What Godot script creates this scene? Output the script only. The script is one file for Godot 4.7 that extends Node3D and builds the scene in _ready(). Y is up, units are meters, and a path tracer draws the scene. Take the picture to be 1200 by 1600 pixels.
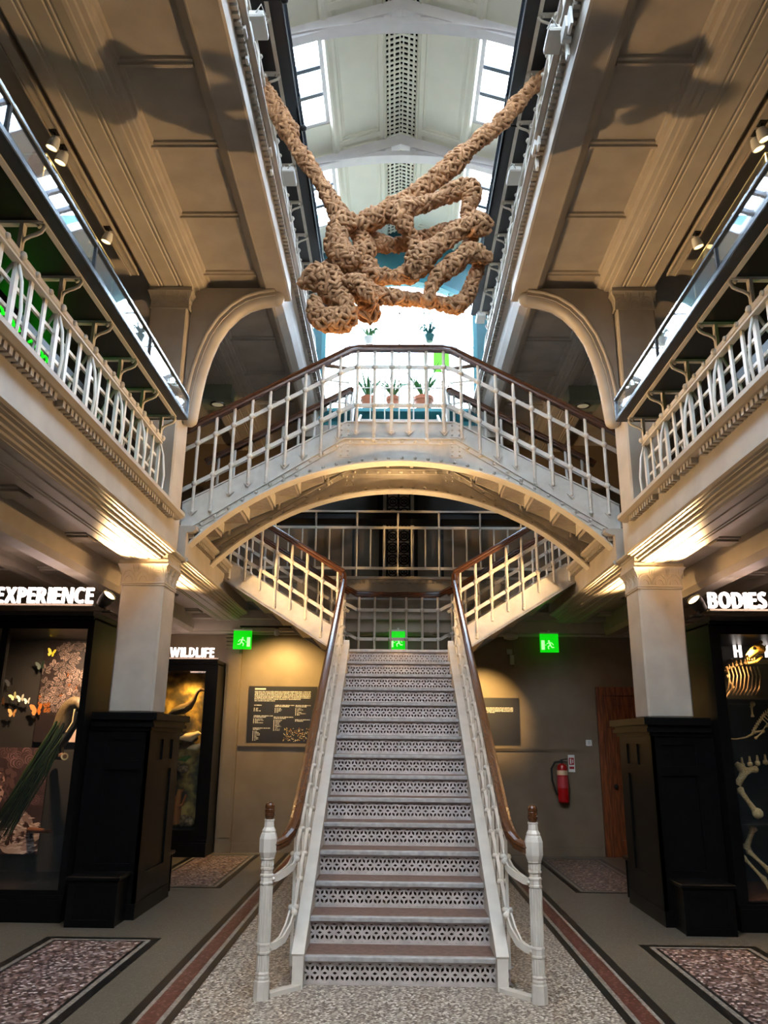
extends Node3D
# A Victorian museum hall: cast-iron double staircase between two gallery floors under a glazed roof.

class MB:
	var v := PackedVector3Array()
	var n := PackedVector3Array()
	var ix := PackedInt32Array()
	func tri(a: Vector3, b: Vector3, c: Vector3) -> void:
		var nn := (b - a).cross(c - a).normalized()
		var i := v.size()
		v.append(a); v.append(b); v.append(c)
		n.append(nn); n.append(nn); n.append(nn)
		ix.append(i); ix.append(i + 2); ix.append(i + 1)
	func quad(a: Vector3, b: Vector3, c: Vector3, d: Vector3) -> void:
		var nn := (b - a).cross(c - a)
		if nn.length_squared() < 1e-14:
			nn = (c - a).cross(d - a)
		nn = nn.normalized()
		var i := v.size()
		v.append(a); v.append(b); v.append(c); v.append(d)
		n.append(nn); n.append(nn); n.append(nn); n.append(nn)
		ix.append(i); ix.append(i + 2); ix.append(i + 1)
		ix.append(i); ix.append(i + 3); ix.append(i + 2)
	func box(c: Vector3, s: Vector3, b := Basis.IDENTITY) -> void:
		var h := s * 0.5
		var p := []
		for k in 8:
			p.append(c + b * Vector3(h.x if k & 1 else -h.x, h.y if k & 2 else -h.y, h.z if k & 4 else -h.z))
		quad(p[4], p[5], p[7], p[6]); quad(p[1], p[0], p[2], p[3])
		quad(p[5], p[1], p[3], p[7]); quad(p[0], p[4], p[6], p[2])
		quad(p[6], p[7], p[3], p[2]); quad(p[0], p[1], p[5], p[4])
	func bx(a: Vector3, c: Vector3) -> void:   # box between two opposite corners
		box((a + c) * 0.5, (c - a).abs())
	func bbox(c: Vector3, s: Vector3, e: float, b := Basis.IDENTITY) -> void:   # box with chamfered edges
		var h := s * 0.5
		var f := func(x: float, y: float, z: float) -> Vector3: return c + b * Vector3(x, y, z)
		for sg in [-1.0, 1.0]:
			var q := [[-1, -1], [1, -1], [1, 1], [-1, 1]]
			var px := []; var py := []; var pz := []
			for t in q:
				px.append(f.call(sg * h.x, t[0] * (h.y - e) * sg, t[1] * (h.z - e)))
				py.append(f.call(t[1] * (h.x - e), sg * h.y, t[0] * (h.z - e) * sg))
				pz.append(f.call(t[0] * (h.x - e) * sg, t[1] * (h.y - e), sg * h.z))
			quad(px[0], px[1], px[2], px[3]); quad(py[0], py[1], py[2], py[3]); quad(pz[0], pz[1], pz[2], pz[3])
		for i in [-1.0, 1.0]:
			for j in [-1.0, 1.0]:
				var x := h.x - e; var y := h.y - e; var z := h.z - e
				_eq(f.call(i * h.x, j * y, -z), f.call(i * h.x, j * y, z), f.call(i * x, j * h.y, z), f.call(i * x, j * h.y, -z), c)
				_eq(f.call(i * h.x, -y, j * z), f.call(i * h.x, y, j * z), f.call(i * x, y, j * h.z), f.call(i * x, -y, j * h.z), c)
				_eq(f.call(-x, i * h.y, j * z), f.call(x, i * h.y, j * z), f.call(x, i * y, j * h.z), f.call(-x, i * y, j * h.z), c)
				for k in [-1.0, 1.0]:
					var a: Vector3 = f.call(i * h.x, j * y, k * z); var bb: Vector3 = f.call(i * x, j * h.y, k * z); var d: Vector3 = f.call(i * x, j * y, k * h.z)
					if (bb - a).cross(d - a).dot(a - c) < 0: tri(a, d, bb)
					else: tri(a, bb, d)
	func _eq(a: Vector3, b: Vector3, c: Vector3, d: Vector3, o: Vector3) -> void:
		if (b - a).cross(c - a).dot(a - o) < 0: quad(a, d, c, b)
		else: quad(a, b, c, d)
	func tube(p: Array, r, k := 8, closed := false) -> void:   # r: one radius or one for each point
		var m := p.size()
		var base := v.size()
		var up := Vector3.UP
		var t0: Vector3 = (p[1] - p[0]).normalized()
		if absf(t0.dot(up)) > 0.9: up = Vector3.RIGHT
		var sx := up.cross(t0).normalized()
		for i in m:
			var t: Vector3
			if i == 0: t = p[1] - p[0]
			elif i == m - 1: t = p[i] - p[i - 1]
			else: t = (p[i + 1] - p[i]).normalized() + (p[i] - p[i - 1]).normalized()
			t = t.normalized()
			sx = (sx - t * sx.dot(t)).normalized()
			var sy := t.cross(sx)
			var rr: float = r[i] if r is Array else r
			for j in k:
				var a := TAU * j / k
				var d := sx * cos(a) + sy * sin(a)
				v.append(p[i] + d * rr); n.append(d)
		for i in m - 1:
			for j in k:
				var a := base + i * k + j; var b := base + i * k + (j + 1) % k
				var c := a + k; var d := b + k
				ix.append(a); ix.append(c); ix.append(b); ix.append(b); ix.append(c); ix.append(d)
		if not closed:
			for e in [0, m - 1]:
				var tt: Vector3 = (p[0] - p[1]).normalized() if e == 0 else (p[m - 1] - p[m - 2]).normalized()
				var ci := v.size()
				v.append(p[e]); n.append(tt)
				for j in k:
					v.append(v[base + e * k + j]); n.append(tt)
				for j in k:
					var a := ci + 1 + j; var b := ci + 1 + (j + 1) % k
					if e == 0: ix.append(ci); ix.append(a); ix.append(b)
					else: ix.append(ci); ix.append(b); ix.append(a)
	func lathe(o: Vector3, prof: Array, k := 16, b := Basis.IDENTITY, turn := 0.0) -> void:   # prof: Vector2(radius, height)
		for i in prof.size() - 1:
			var p0: Vector2 = prof[i]; var p1: Vector2 = prof[i + 1]
			var dn := Vector2(p1.y - p0.y, p0.x - p1.x).normalized()
			var base := v.size()
			for j in k:
				var a := TAU * j / k + turn
				var d := Vector3(cos(a), 0, -sin(a))
				var nn := b * (d * dn.x + Vector3.UP * dn.y)
				v.append(o + b * (d * p0.x + Vector3.UP * p0.y)); n.append(nn)
				v.append(o + b * (d * p1.x + Vector3.UP * p1.y)); n.append(nn)
			for j in k:
				var a := base + 2 * j; var c := base + 2 * ((j + 1) % k)
				ix.append(a); ix.append(a + 1); ix.append(c); ix.append(c); ix.append(a + 1); ix.append(c + 1)
	func lathef(o: Vector3, prof: Array, k: int, turn := 0.0) -> void:   # the same with flat facets (square and octagonal shafts)
		for i in prof.size() - 1:
			for j in k:
				var a0 := TAU * j / k + turn; var a1 := TAU * (j + 1) / k + turn
				var d0 := Vector3(cos(a0), 0, -sin(a0)); var d1 := Vector3(cos(a1), 0, -sin(a1))
				quad(o + d0 * prof[i].x + Vector3.UP * prof[i].y, o + d1 * prof[i].x + Vector3.UP * prof[i].y, o + d1 * prof[i + 1].x + Vector3.UP * prof[i + 1].y, o + d0 * prof[i + 1].x + Vector3.UP * prof[i + 1].y)
	func ball(c: Vector3, r: float, k := 8, sc := Vector3.ONE, b := Basis.IDENTITY) -> void:
		var base := v.size()
		var h := k / 2
		for i in h + 1:
			var a := PI * i / h
			for j in k:
				var q := TAU * j / k
				var d := Vector3(sin(a) * cos(q), cos(a), sin(a) * sin(q))
				v.append(c + b * (d * sc) * r); n.append((b * (d / sc)).normalized())
		for i in h:
			for j in k:
				var a := base + i * k + j; var bb := base + i * k + (j + 1) % k
				ix.append(a); ix.append(a + k); ix.append(bb); ix.append(bb); ix.append(a + k); ix.append(bb + k)
	func ext(poly: PackedVector2Array, o: Vector3, ux: Vector3, uy: Vector3, d: Vector3) -> void:   # polygon extruded along d
		var t := Geometry2D.triangulate_polygon(poly)
		var flip := ux.cross(uy).dot(d) > 0.0
		var ccw := not Geometry2D.is_polygon_clockwise(poly)
		for i in range(0, t.size(), 3):
			var a := o + ux * poly[t[i]].x + uy * poly[t[i]].y
			var b := o + ux * poly[t[i + 1]].x + uy * poly[t[i + 1]].y
			var c := o + ux * poly[t[i + 2]].x + uy * poly[t[i + 2]].y
			var s := (b - a).cross(c - a).dot(d) > 0.0
			if s:
				tri(a, c, b); tri(a + d, b + d, c + d)
			else:
				tri(a, b, c); tri(a + d, c + d, b + d)
		var m := poly.size()
		for i in m:
			var a := o + ux * poly[i].x + uy * poly[i].y
			var j := (i + 1) % m
			var b := o + ux * poly[j].x + uy * poly[j].y
			if flip == ccw: quad(a, b, b + d, a + d)
			else: quad(b, a, a + d, b + d)
	func sweep(path: Array, prof: Array, up := Vector3.UP, caps := true) -> void:   # profile (side, up) carried along a path
		var m := path.size(); var k := prof.size()
		var rows := []
		for i in m:
			var t: Vector3
			if i == 0: t = path[1] - path[0]
			elif i == m - 1: t = path[i] - path[i - 1]
			else: t = (path[i + 1] - path[i]).normalized() + (path[i] - path[i - 1]).normalized()
			t = t.normalized()
			var sx := t.cross(up).normalized()
			var sy := sx.cross(t)
			var row := []
			for q in prof: row.append(path[i] + sx * q.x + sy * q.y)
			rows.append(row)
		for i in m - 1:
			for j in k:
				var jj := (j + 1) % k
				quad(rows[i][j], rows[i + 1][j], rows[i + 1][jj], rows[i][jj])
		if caps:
			for j in range(1, k - 1):
				tri(rows[0][0], rows[0][j], rows[0][j + 1])
				tri(rows[m - 1][0], rows[m - 1][j + 1], rows[m - 1][j])
	func mesh() -> ArrayMesh:
		var a := []
		a.resize(Mesh.ARRAY_MAX)
		a[Mesh.ARRAY_VERTEX] = v; a[Mesh.ARRAY_NORMAL] = n; a[Mesh.ARRAY_INDEX] = ix
		var am := ArrayMesh.new()
		am.add_surface_from_arrays(Mesh.PRIMITIVE_TRIANGLES, a)
		return am

# ---- camera constants (image taken as 1200 x 1600) -------------------------------------------
const CAM := Vector3(-0.0446, 1.55, 0.0)
const FPX := 1222.56
var CB := Basis(Vector3(0.99986784, 0.0098855, -0.01290695), Vector3(-0.00586273, 0.95972313, 0.28088636), Vector3(0.0151638, -0.28077356, 0.95965424)).orthonormalized()

func at_z(u: float, w: float, z: float) -> Vector3:   # where the sight line of a pixel meets the upright plane at depth z
	var d := CB * Vector3((u - 600.0) / FPX, (800.0 - w) / FPX, -1.0)
	return CAM + d * ((z - CAM.z) / d.z)
func at_x(u: float, w: float, x: float) -> Vector3:
	var d := CB * Vector3((u - 600.0) / FPX, (800.0 - w) / FPX, -1.0)
	return CAM + d * ((x - CAM.x) / d.x)

var M := {}
var used := {}
func numbered(c: String) -> String:
	if not used.has(c):
		used[c] = 0
		return c
	used[c] += 1
	return "%s_%03d" % [c, used[c]]
func thing(called: String, label: String, category: String, at := Vector3.ZERO, group := "") -> Node3D:
	var o := Node3D.new()
	o.name = numbered(called)
	add_child(o)
	o.position = at
	o.set_meta("label", label); o.set_meta("category", category)
	if group: o.set_meta("group", group)
	return o
func struct(called: String, mb: MB, m: Material, label := "", category := "") -> MeshInstance3D:
	var o := MeshInstance3D.new()
	o.name = numbered(called)
	if mb != null: o.mesh = mb.mesh()
	o.material_override = m
	add_child(o)
	o.set_meta("kind", "structure")
	if label: o.set_meta("label", label)
	if category: o.set_meta("category", category)
	return o
func part(called: String, mb: MB, m: Material, parent: Node3D, label := "", kind := "") -> MeshInstance3D:   # mesh given in room coordinates
	return mpart(called, mb.mesh(), m, parent, label, kind)
func mpart(called: String, mesh: Mesh, m: Material, parent: Node3D, label := "", kind := "") -> MeshInstance3D:
	var o := MeshInstance3D.new()
	o.name = called
	o.mesh = mesh
	o.material_override = m
	parent.add_child(o, true)
	var p := Vector3.ZERO
	var q: Node = parent
	while q != self and q != null:
		p += (q as Node3D).position
		q = q.get_parent()
	o.position = -p
	if label: o.set_meta("label", label)
	if kind: o.set_meta("kind", kind)
	return o
func inst(called: String, mesh: Mesh, m: Material, parent: Node3D, at: Vector3, b := Basis.IDENTITY) -> MeshInstance3D:   # shared mesh set at a place
	var o := mpart(called, mesh, m, parent)
	o.transform = Transform3D(b, o.position + at)
	return o
func single(called: String, mb: MB, m: Material, label: String, category: String, at: Vector3, group := "") -> MeshInstance3D:
	var o := MeshInstance3D.new()
	o.name = numbered(called)
	for i in mb.v.size(): mb.v[i] -= at
	o.mesh = mb.mesh()
	o.material_override = m
	add_child(o)
	o.position = at
	o.set_meta("label", label); o.set_meta("category", category)
	if group: o.set_meta("group", group)
	return o

# ---- materials --------------------------------------------------------------------------------
func sc(r: float, g: float, b: float) -> Color: return Color(r, g, b)
func noise_img(size: int, freq: float, seed: int, kind := FastNoiseLite.TYPE_SIMPLEX, oct := 4) -> Image:
	var f := FastNoiseLite.new()
	f.seed = seed; f.frequency = freq; f.noise_type = kind
	f.fractal_octaves = oct
	if kind == FastNoiseLite.TYPE_CELLULAR:
		f.cellular_return_type = FastNoiseLite.RETURN_CELL_VALUE
		f.fractal_type = FastNoiseLite.FRACTAL_NONE
		f.cellular_jitter = 1.0
	var im := f.get_seamless_image(size, size)
	im.convert(Image.FORMAT_L8)
	return im
func ramp_tex(im: Image, stops: Array) -> ImageTexture:   # stops: [position, colour] in rising order
	var lut := []
	for i in 256:
		var t := i / 255.0
		var c: Color = stops[0][1]
		for s in stops.size() - 1:
			if t >= stops[s][0]:
				var w := clampf((t - stops[s][0]) / maxf(0.0001, stops[s + 1][0] - stops[s][0]), 0, 1)
				c = (stops[s][1] as Color).lerp(stops[s + 1][1], w)
		lut.append(c)
	var d := im.get_data()
	var o := PackedByteArray()
	o.resize(d.size() * 3)
	for i in d.size():
		var c: Color = lut[d[i]]
		o[i * 3] = int(c.r * 255.0); o[i * 3 + 1] = int(c.g * 255.0); o[i * 3 + 2] = int(c.b * 255.0)
	var r := Image.create_from_data(im.get_width(), im.get_height(), false, Image.FORMAT_RGB8, o)
	r.generate_mipmaps()
	return ImageTexture.create_from_image(r)
func mat(c: Color, rough := 0.6, metal := 0.0, spec := 0.5) -> StandardMaterial3D:
	var m := StandardMaterial3D.new()
	m.albedo_color = c; m.roughness = rough; m.metallic = metal; m.metallic_specular = spec
	return m
func tmat(tex: Texture2D, scale: float, rough := 0.6, spec := 0.5, stretch := Vector3.ONE) -> StandardMaterial3D:
	var m := mat(Color.WHITE, rough, 0.0, spec)
	m.albedo_texture = tex
	m.uv1_triplanar = true; m.uv1_world_triplanar = true
	m.uv1_scale = stretch * scale
	return m
func paint(c: Color, seed: int, rough := 0.55, amp := 0.05, scale := 0.6) -> StandardMaterial3D:   # brushed oil paint: faint patches of tone
	var im := noise_img(256, 0.012, seed)
	return tmat(ramp_tex(im, [[0.2, c.darkened(amp)], [0.8, c.lightened(amp * 0.6)]]), scale, rough)
func glow(c: Color, e: float) -> StandardMaterial3D:
	var m := mat(c, 0.5)
	m.emission_enabled = true; m.emission = c; m.emission_energy_multiplier = e
	return m
func glass(a := 0.02, tint := Color(0.5, 0.55, 0.55)) -> StandardMaterial3D:
	var m := mat(Color(tint.r, tint.g, tint.b, a), 0.02, 0.0, 0.5)
	m.transparency = BaseMaterial3D.TRANSPARENCY_ALPHA
	return m

func make_materials() -> void:
	M.stone = paint(sc(0.66, 0.62, 0.565), 3, 0.5, 0.05)          # taupe oil paint of columns, beams and soffits
	M.soffit = M.stone
	M.iron = paint(sc(0.80, 0.77, 0.72), 5, 0.38, 0.05, 1.5)     # white-cream painted ironwork
	M.riser = paint(sc(0.71, 0.67, 0.645), 6, 0.42, 0.08, 2.5)
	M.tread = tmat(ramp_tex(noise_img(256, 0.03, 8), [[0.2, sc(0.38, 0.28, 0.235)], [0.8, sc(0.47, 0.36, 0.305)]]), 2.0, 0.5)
	M.nosing = tmat(ramp_tex(noise_img(256, 0.05, 9), [[0.2, sc(0.58, 0.565, 0.55)], [0.8, sc(0.66, 0.645, 0.63)]]), 1.0, 0.38)
	var wood := noise_img(256, 0.02, 11)
	M.rail = tmat(ramp_tex(wood, [[0.2, sc(0.27, 0.16, 0.085)], [0.6, sc(0.31, 0.185, 0.10)], [0.85, sc(0.36, 0.215, 0.115)]]), 1.0, 0.22, 0.6, Vector3(8, 8, 1.0))
	M.railx = tmat(ramp_tex(wood, [[0.2, sc(0.24, 0.13, 0.07)], [0.6, sc(0.29, 0.16, 0.085)], [0.85, sc(0.35, 0.20, 0.10)]]), 1.0, 0.25, 0.6, Vector3(1.0, 8, 8))
	M.door = tmat(ramp_tex(wood, [[0.2, sc(0.34, 0.16, 0.07)], [0.8, sc(0.52, 0.28, 0.13)]]), 0.8, 0.4, 0.5, Vector3(5, 0.5, 5))
	M.black = tmat(ramp_tex(noise_img(256, 0.02, 13), [[0.2, sc(0.03, 0.03, 0.032)], [0.8, sc(0.05, 0.05, 0.05)]]), 1.0, 0.34, 0.3)
	M.blackmatt = mat(sc(0.05, 0.05, 0.055), 0.7)
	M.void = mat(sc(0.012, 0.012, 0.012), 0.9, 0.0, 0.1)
	M.navy = mat(sc(0.06, 0.07, 0.09), 0.35)
	M.case_frame = mat(sc(0.22, 0.25, 0.29), 0.25, 0.3)
	M.casein = mat(sc(0.16, 0.14, 0.12), 0.6)
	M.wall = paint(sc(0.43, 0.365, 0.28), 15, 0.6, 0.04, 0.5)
	M.wall2 = M.wall
	M.cream = paint(sc(0.93, 0.92, 0.86), 17, 0.5, 0.02, 0.6)
	M.white = paint(sc(0.90, 0.885, 0.895), 18, 0.45, 0.03, 0.8)
	M.teal = paint(sc(0.10, 0.36, 0.40), 19, 0.5, 0.05, 0.5)
	M.tealtrim = mat(sc(0.16, 0.46, 0.50), 0.4)
	M.plastic = mat(sc(0.85, 0.85, 0.83), 0.4)
	M.chrome = mat(sc(0.7, 0.7, 0.7), 0.2, 1.0)
	M.terracotta = mat(sc(0.62, 0.36, 0.25), 0.8)
	M.bone = tmat(ramp_tex(noise_img(256, 0.03, 21), [[0.2, sc(0.66, 0.54, 0.34)], [0.8, sc(0.86, 0.77, 0.56)]]), 6.0, 0.5)
	M.glass = glass()
	M.skyglass = glass(0.05, sc(0.9, 0.97, 1.0))
	M.leaf = mat(sc(0.12, 0.34, 0.12), 0.5)
	M.leaf.backlight_enabled = true; M.leaf.backlight = sc(0.15, 0.3, 0.1)
	M.leaf2 = mat(sc(0.10, 0.34, 0.34), 0.5)
	var chip := noise_img(512, 0.055, 31, FastNoiseLite.TYPE_CELLULAR)
	M.terrazzo = tmat(ramp_tex(chip, [[0.0, sc(0.34, 0.29, 0.25)], [0.3, sc(0.46, 0.41, 0.36)], [0.55, sc(0.60, 0.55, 0.49)], [0.8, sc(0.70, 0.66, 0.60)], [0.95, sc(0.82, 0.79, 0.74)]]), 2.6, 0.4)
	var chip2 := noise_img(512, 0.07, 33, FastNoiseLite.TYPE_CELLULAR)
	M.slate = tmat(ramp_tex(chip2, [[0.0, sc(0.33, 0.30, 0.25)], [0.5, sc(0.39, 0.355, 0.305)], [0.92, sc(0.43, 0.395, 0.34)], [1.0, sc(0.54, 0.50, 0.44)]]), 3.0, 0.30)
	var chip3 := noise_img(512, 0.05, 35, FastNoiseLite.TYPE_CELLULAR)
	M.mosaic = tmat(ramp_tex(chip3, [[0.0, sc(0.17, 0.12, 0.11)], [0.25, sc(0.30, 0.22, 0.20)], [0.5, sc(0.44, 0.34, 0.31)], [0.75, sc(0.55, 0.45, 0.41)], [0.9, sc(0.70, 0.62, 0.57)], [1.0, sc(0.84, 0.78, 0.73)]]), 1.8, 0.4)
	M.band_black = mat(sc(0.075, 0.07, 0.065), 0.35)
	M.band_white = tmat(ramp_tex(chip2, [[0.0, sc(0.46, 0.43, 0.39)], [1.0, sc(0.60, 0.57, 0.52)]]), 1.6, 0.4)
	M.band_red = tmat(ramp_tex(chip2, [[0.0, sc(0.27, 0.14, 0.11)], [0.8, sc(0.36, 0.19, 0.15)], [1.0, sc(0.52, 0.38, 0.34)]]), 1.6, 0.4)
	M.rope = tmat(ramp_tex(noise_img(256, 0.02, 41), [[0.2, sc(0.56, 0.40, 0.28)], [0.8, sc(0.76, 0.58, 0.42)]]), 2.0, 0.75, 0.3)
	M.ropecore = M.rope

func _ready() -> void:
	# camera
	var cam := Camera3D.new()
	cam.name = "camera"
	cam.transform = Transform3D(CB, CAM)
	cam.fov = rad_to_deg(2.0 * atan(800.0 / FPX))
	cam.near = 0.05; cam.far = 200.0
	add_child(cam)
	cam.current = true
	# sky and exposure
	var we := WorldEnvironment.new()
	we.name = "world_environment"
	var env := Environment.new()
	env.background_mode = Environment.BG_SKY
	var sky := Sky.new()
	var sm := ProceduralSkyMaterial.new()
	sm.sky_top_color = sc(0.80, 0.90, 1.0)
	sm.sky_horizon_color = sc(0.95, 0.98, 1.0)
	sm.ground_bottom_color = sc(0.34, 0.34, 0.32)
	sm.ground_horizon_color = sc(0.40, 0.41, 0.40)
	sm.sun_angle_max = 1.0
	sm.energy_multiplier = SKY_E
	sky.sky_material = sm
	env.sky = sky
	env.tonemap_mode = Environment.TONE_MAPPER_LINEAR
	env.tonemap_exposure = EXPOSURE
	env.sdfgi_enabled = true; env.ssao_enabled = true; env.ssil_enabled = true
	we.environment = env
	add_child(we)
	make_materials()
	build_floor()
	build_walls()
	build_roof()
	for s in [-1, 1]:
		build_column(s)
		build_gallery(s)
	build_far_gallery()
	build_main_stair()
	build_side_flights()
	build_bridge()
	build_upper_flight()
	build_window_wall()
	for s in [-1, 1]:
		build_pedestal(s)
		build_lamps(s)
	build_left_case()
	build_right_case()
	build_wildlife_case()
	build_back_items()
	build_gallery_items()
	build_rope()

const SKY_E := 45.0
const EXPOSURE := 1.05

func lamp_light(called: String, at: Vector3, to: Vector3, c: Color, e: float, angle: float, size := 0.05, parent: Node3D = null) -> void:
	var l := SpotLight3D.new()
	l.name = called
	var pr: Node3D = parent if parent != null else self
	pr.add_child(l, true)
	l.position = at - (parent.position if parent != null else Vector3.ZERO)
	l.basis = Basis.looking_at((to - at).normalized(), Vector3.UP if absf((to - at).normalized().y) < 0.98 else Vector3.RIGHT)
	l.light_color = c; l.light_energy = e
	l.spot_angle = angle; l.spot_range = 25.0; l.spot_attenuation = 2.0; l.spot_angle_attenuation = 0.8
	l.light_size = size; l.shadow_enabled = true

# ---- floor --------------------------------------------------------------------------------------
func build_floor() -> void:
	var b := MB.new()
	b.bx(Vector3(-5.8, -0.2, -12.3), Vector3(5.8, 0, 3.4))
	var fl := struct("floor", b, M.slate, "grey-brown terrazzo floor with inlaid panels and striped borders")
	b = MB.new()
	b.bx(Vector3(-1.301, -0.05, -12.1), Vector3(1.301, 0.0015, 3.2))
	part("terrazzo_field", b, M.terrazzo, fl, "pale speckled terrazzo field under the staircase")
	for s in [-1.0, 1.0]:
		for q in [[1.301, 1.355, "black_band", M.band_black], [1.355, 1.387, "grey_band", M.band_white], [1.387, 1.499, "red_band", M.band_red], [1.499, 1.524, "grey_band", M.band_white], [1.524, 1.588, "black_band", M.band_black]]:
			b = MB.new()
			b.bx(Vector3(s * q[0], -0.05, -12.1), Vector3(s * q[1], 0.002, 3.2))
			part(q[2], b, q[3], fl)
		for zz in [[-7.02, -3.1], [-11.85, -9.27], [-2.6, 1.4]]:
			var x0 := 1.92; var x1 := 2.85
			var rings := [["black_border", M.band_black, 0.0, 0.065, 0.002], ["pale_border", M.band_white, 0.065, 0.10, 0.002], ["black_border", M.band_black, 0.10, 0.125, 0.002]]
			for r in rings:
				b = MB.new()
				var a: float = r[2]; var c: float = r[3]; var h: float = r[4]
				b.bx(Vector3(s * (x0 + a), -0.03, zz[0] + a), Vector3(s * (x0 + c), h, zz[1] - a))
				b.bx(Vector3(s * (x1 - c), -0.03, zz[0] + a), Vector3(s * (x1 - a), h, zz[1] - a))
				b.bx(Vector3(s * (x0 + c), -0.03, zz[0] + a), Vector3(s * (x1 - c), h, zz[0] + c))
				b.bx(Vector3(s * (x0 + c), -0.03, zz[1] - c), Vector3(s * (x1 - c), h, zz[1] - a))
				part(r[0], b, r[1], fl)
			b = MB.new()
			b.bx(Vector3(s * (x0 + 0.125), -0.03, zz[0] + 0.125), Vector3(s * (x1 - 0.125), 0.002, zz[1] - 0.125))
			part("mosaic_panel", b, M.mosaic, fl, "reddish-brown chipped marble mosaic panel")

# ---- walls and storeys --------------------------------------------------------------------------
func build_walls() -> void:
	var b := MB.new()
	b.bx(Vector3(-5.8, 0, -12.3), Vector3(5.8, 3.42, -12.1))
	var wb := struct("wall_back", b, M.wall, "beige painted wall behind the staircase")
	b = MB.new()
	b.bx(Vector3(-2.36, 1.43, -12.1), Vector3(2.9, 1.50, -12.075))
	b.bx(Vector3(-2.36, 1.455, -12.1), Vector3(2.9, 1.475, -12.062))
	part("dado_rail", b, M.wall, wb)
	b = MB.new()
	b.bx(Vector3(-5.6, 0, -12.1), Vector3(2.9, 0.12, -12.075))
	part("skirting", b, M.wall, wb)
	# upper storey back wall behind the far gallery
	b = MB.new()
	b.bx(Vector3(-5.8, 2.9, -13.1), Vector3(5.8, 6.75, -12.9))
	struct("wall_back_upper", b, M.wall2)
	for s in [-1.0, 1.0]:
		b = MB.new()
		b.bx(Vector3(s * 5.6, 0, -13.1), Vector3(s * 5.8, 6.75, 3.4))
		b.bx(Vector3(s * 3.4, 6.75, -13.1), Vector3(s * 3.6, 10.6, 3.4))
		struct("wall_left" if s < 0 else "wall_right", b, M.wall2)
		# storey slabs under the two galleries
		b = MB.new()
		b.bx(Vector3(s * 2.88, 3.37, -12.9), Vector3(s * 5.6, 3.74, 3.2))
		for zz in [-4.3, -5.7, -7.1, -8.6, -10.0, -11.4]:
			b.bx(Vector3(s * 2.9, 3.335, zz - 0.10), Vector3(s * 5.6, 3.38, zz + 0.10))
			b.bx(Vector3(s * 2.9, 3.355, zz - 0.15), Vector3(s * 5.6, 3.38, zz + 0.15))
		var cl := struct("ceiling", b, M.soffit)
		cl.name = "ceiling_ground_" + ("left" if s < 0 else "right")
		b = MB.new()
		b.bx(Vector3(s * 1.58, 6.56, -12.9), Vector3(s * 5.6, 6.75, 3.2))
		cl = struct("ceiling", b, M.soffit)
		cl.name = "ceiling_gallery_" + ("left" if s < 0 else "right")
		# coffer mouldings of the gallery ceiling
		b = MB.new()
		b.ext(PackedVector2Array([Vector2(1.52, 6.57), Vector2(1.50, 6.455), Vector2(1.52, 6.448), Vector2(1.535, 6.452), Vector2(1.595, 6.53), Vector2(1.61, 6.53), Vector2(1.625, 6.55), Vector2(1.645, 6.57)]), Vector3(0, 0, 2.0), Vector3(s, 0, 0), Vector3.UP, Vector3(0, 0, -14.8))
		part("moulding", b, M.soffit, cl)
		b = MB.new()
		b.ext(PackedVector2Array([Vector2(2.17, 6.57), Vector2(2.185, 6.535), Vector2(2.205, 6.53), Vector2(2.21, 6.48), Vector2(2.23, 6.47), Vector2(2.24, 6.455), Vector2(2.28, 6.45), Vector2(2.29, 6.43), Vector2(2.33, 6.425), Vector2(2.335, 6.405), Vector2(2.36, 6.40), Vector2(2.43, 6.40), Vector2(2.437, 6.41), Vector2(2.45, 6.41), Vector2(2.457, 6.40), Vector2(2.47, 6.40), Vector2(2.477, 6.41), Vector2(2.49, 6.41), Vector2(2.497, 6.40), Vector2(2.64, 6.40), Vector2(2.647, 6.41), Vector2(2.66, 6.41), Vector2(2.667, 6.40), Vector2(2.68, 6.40), Vector2(2.687, 6.41), Vector2(2.70, 6.41), Vector2(2.707, 6.40), Vector2(2.80, 6.40), Vector2(2.82, 6.42), Vector2(2.82, 6.57)]), Vector3(0, 0, 2.0), Vector3(s, 0, 0), Vector3.UP, Vector3(0, 0, -14.8))
		part("longitudinal_beam", b, M.soffit, cl)
		for zz in [-1.9, -2.85, -3.8, -4.79, -5.66, -6.62, -7.62, -8.15, -9.1, -10.1, -11.1]:
			b = MB.new()
			b.ext(PackedVector2Array([Vector2(-0.05, 6.57), Vector2(-0.042, 6.54), Vector2(-0.018, 6.535), Vector2(-0.012, 6.515), Vector2(0.012, 6.515), Vector2(0.018, 6.535), Vector2(0.042, 6.54), Vector2(0.05, 6.57)]), Vector3(s * 1.62, 0, zz), Vector3(0, 0, 1), Vector3.UP, Vector3(s * 0.6, 0, 0))
			part("rib", b, M.soffit, cl)
	b = MB.new()
	# entrance wall behind the viewer, with an unseen upper window added to brighten the stairs
	for q in [[-5.8, 5.8, 9.9, 12.2], [-5.8, 5.8, 0.0, 7.0], [-5.8, -1.6, 7.0, 9.9], [1.6, 5.8, 7.0, 9.9]]:
		b.bx(Vector3(q[0], q[2], 3.2), Vector3(q[1], q[3], 3.4))
	var wf := struct("wall_front", b, M.wall2)
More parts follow.
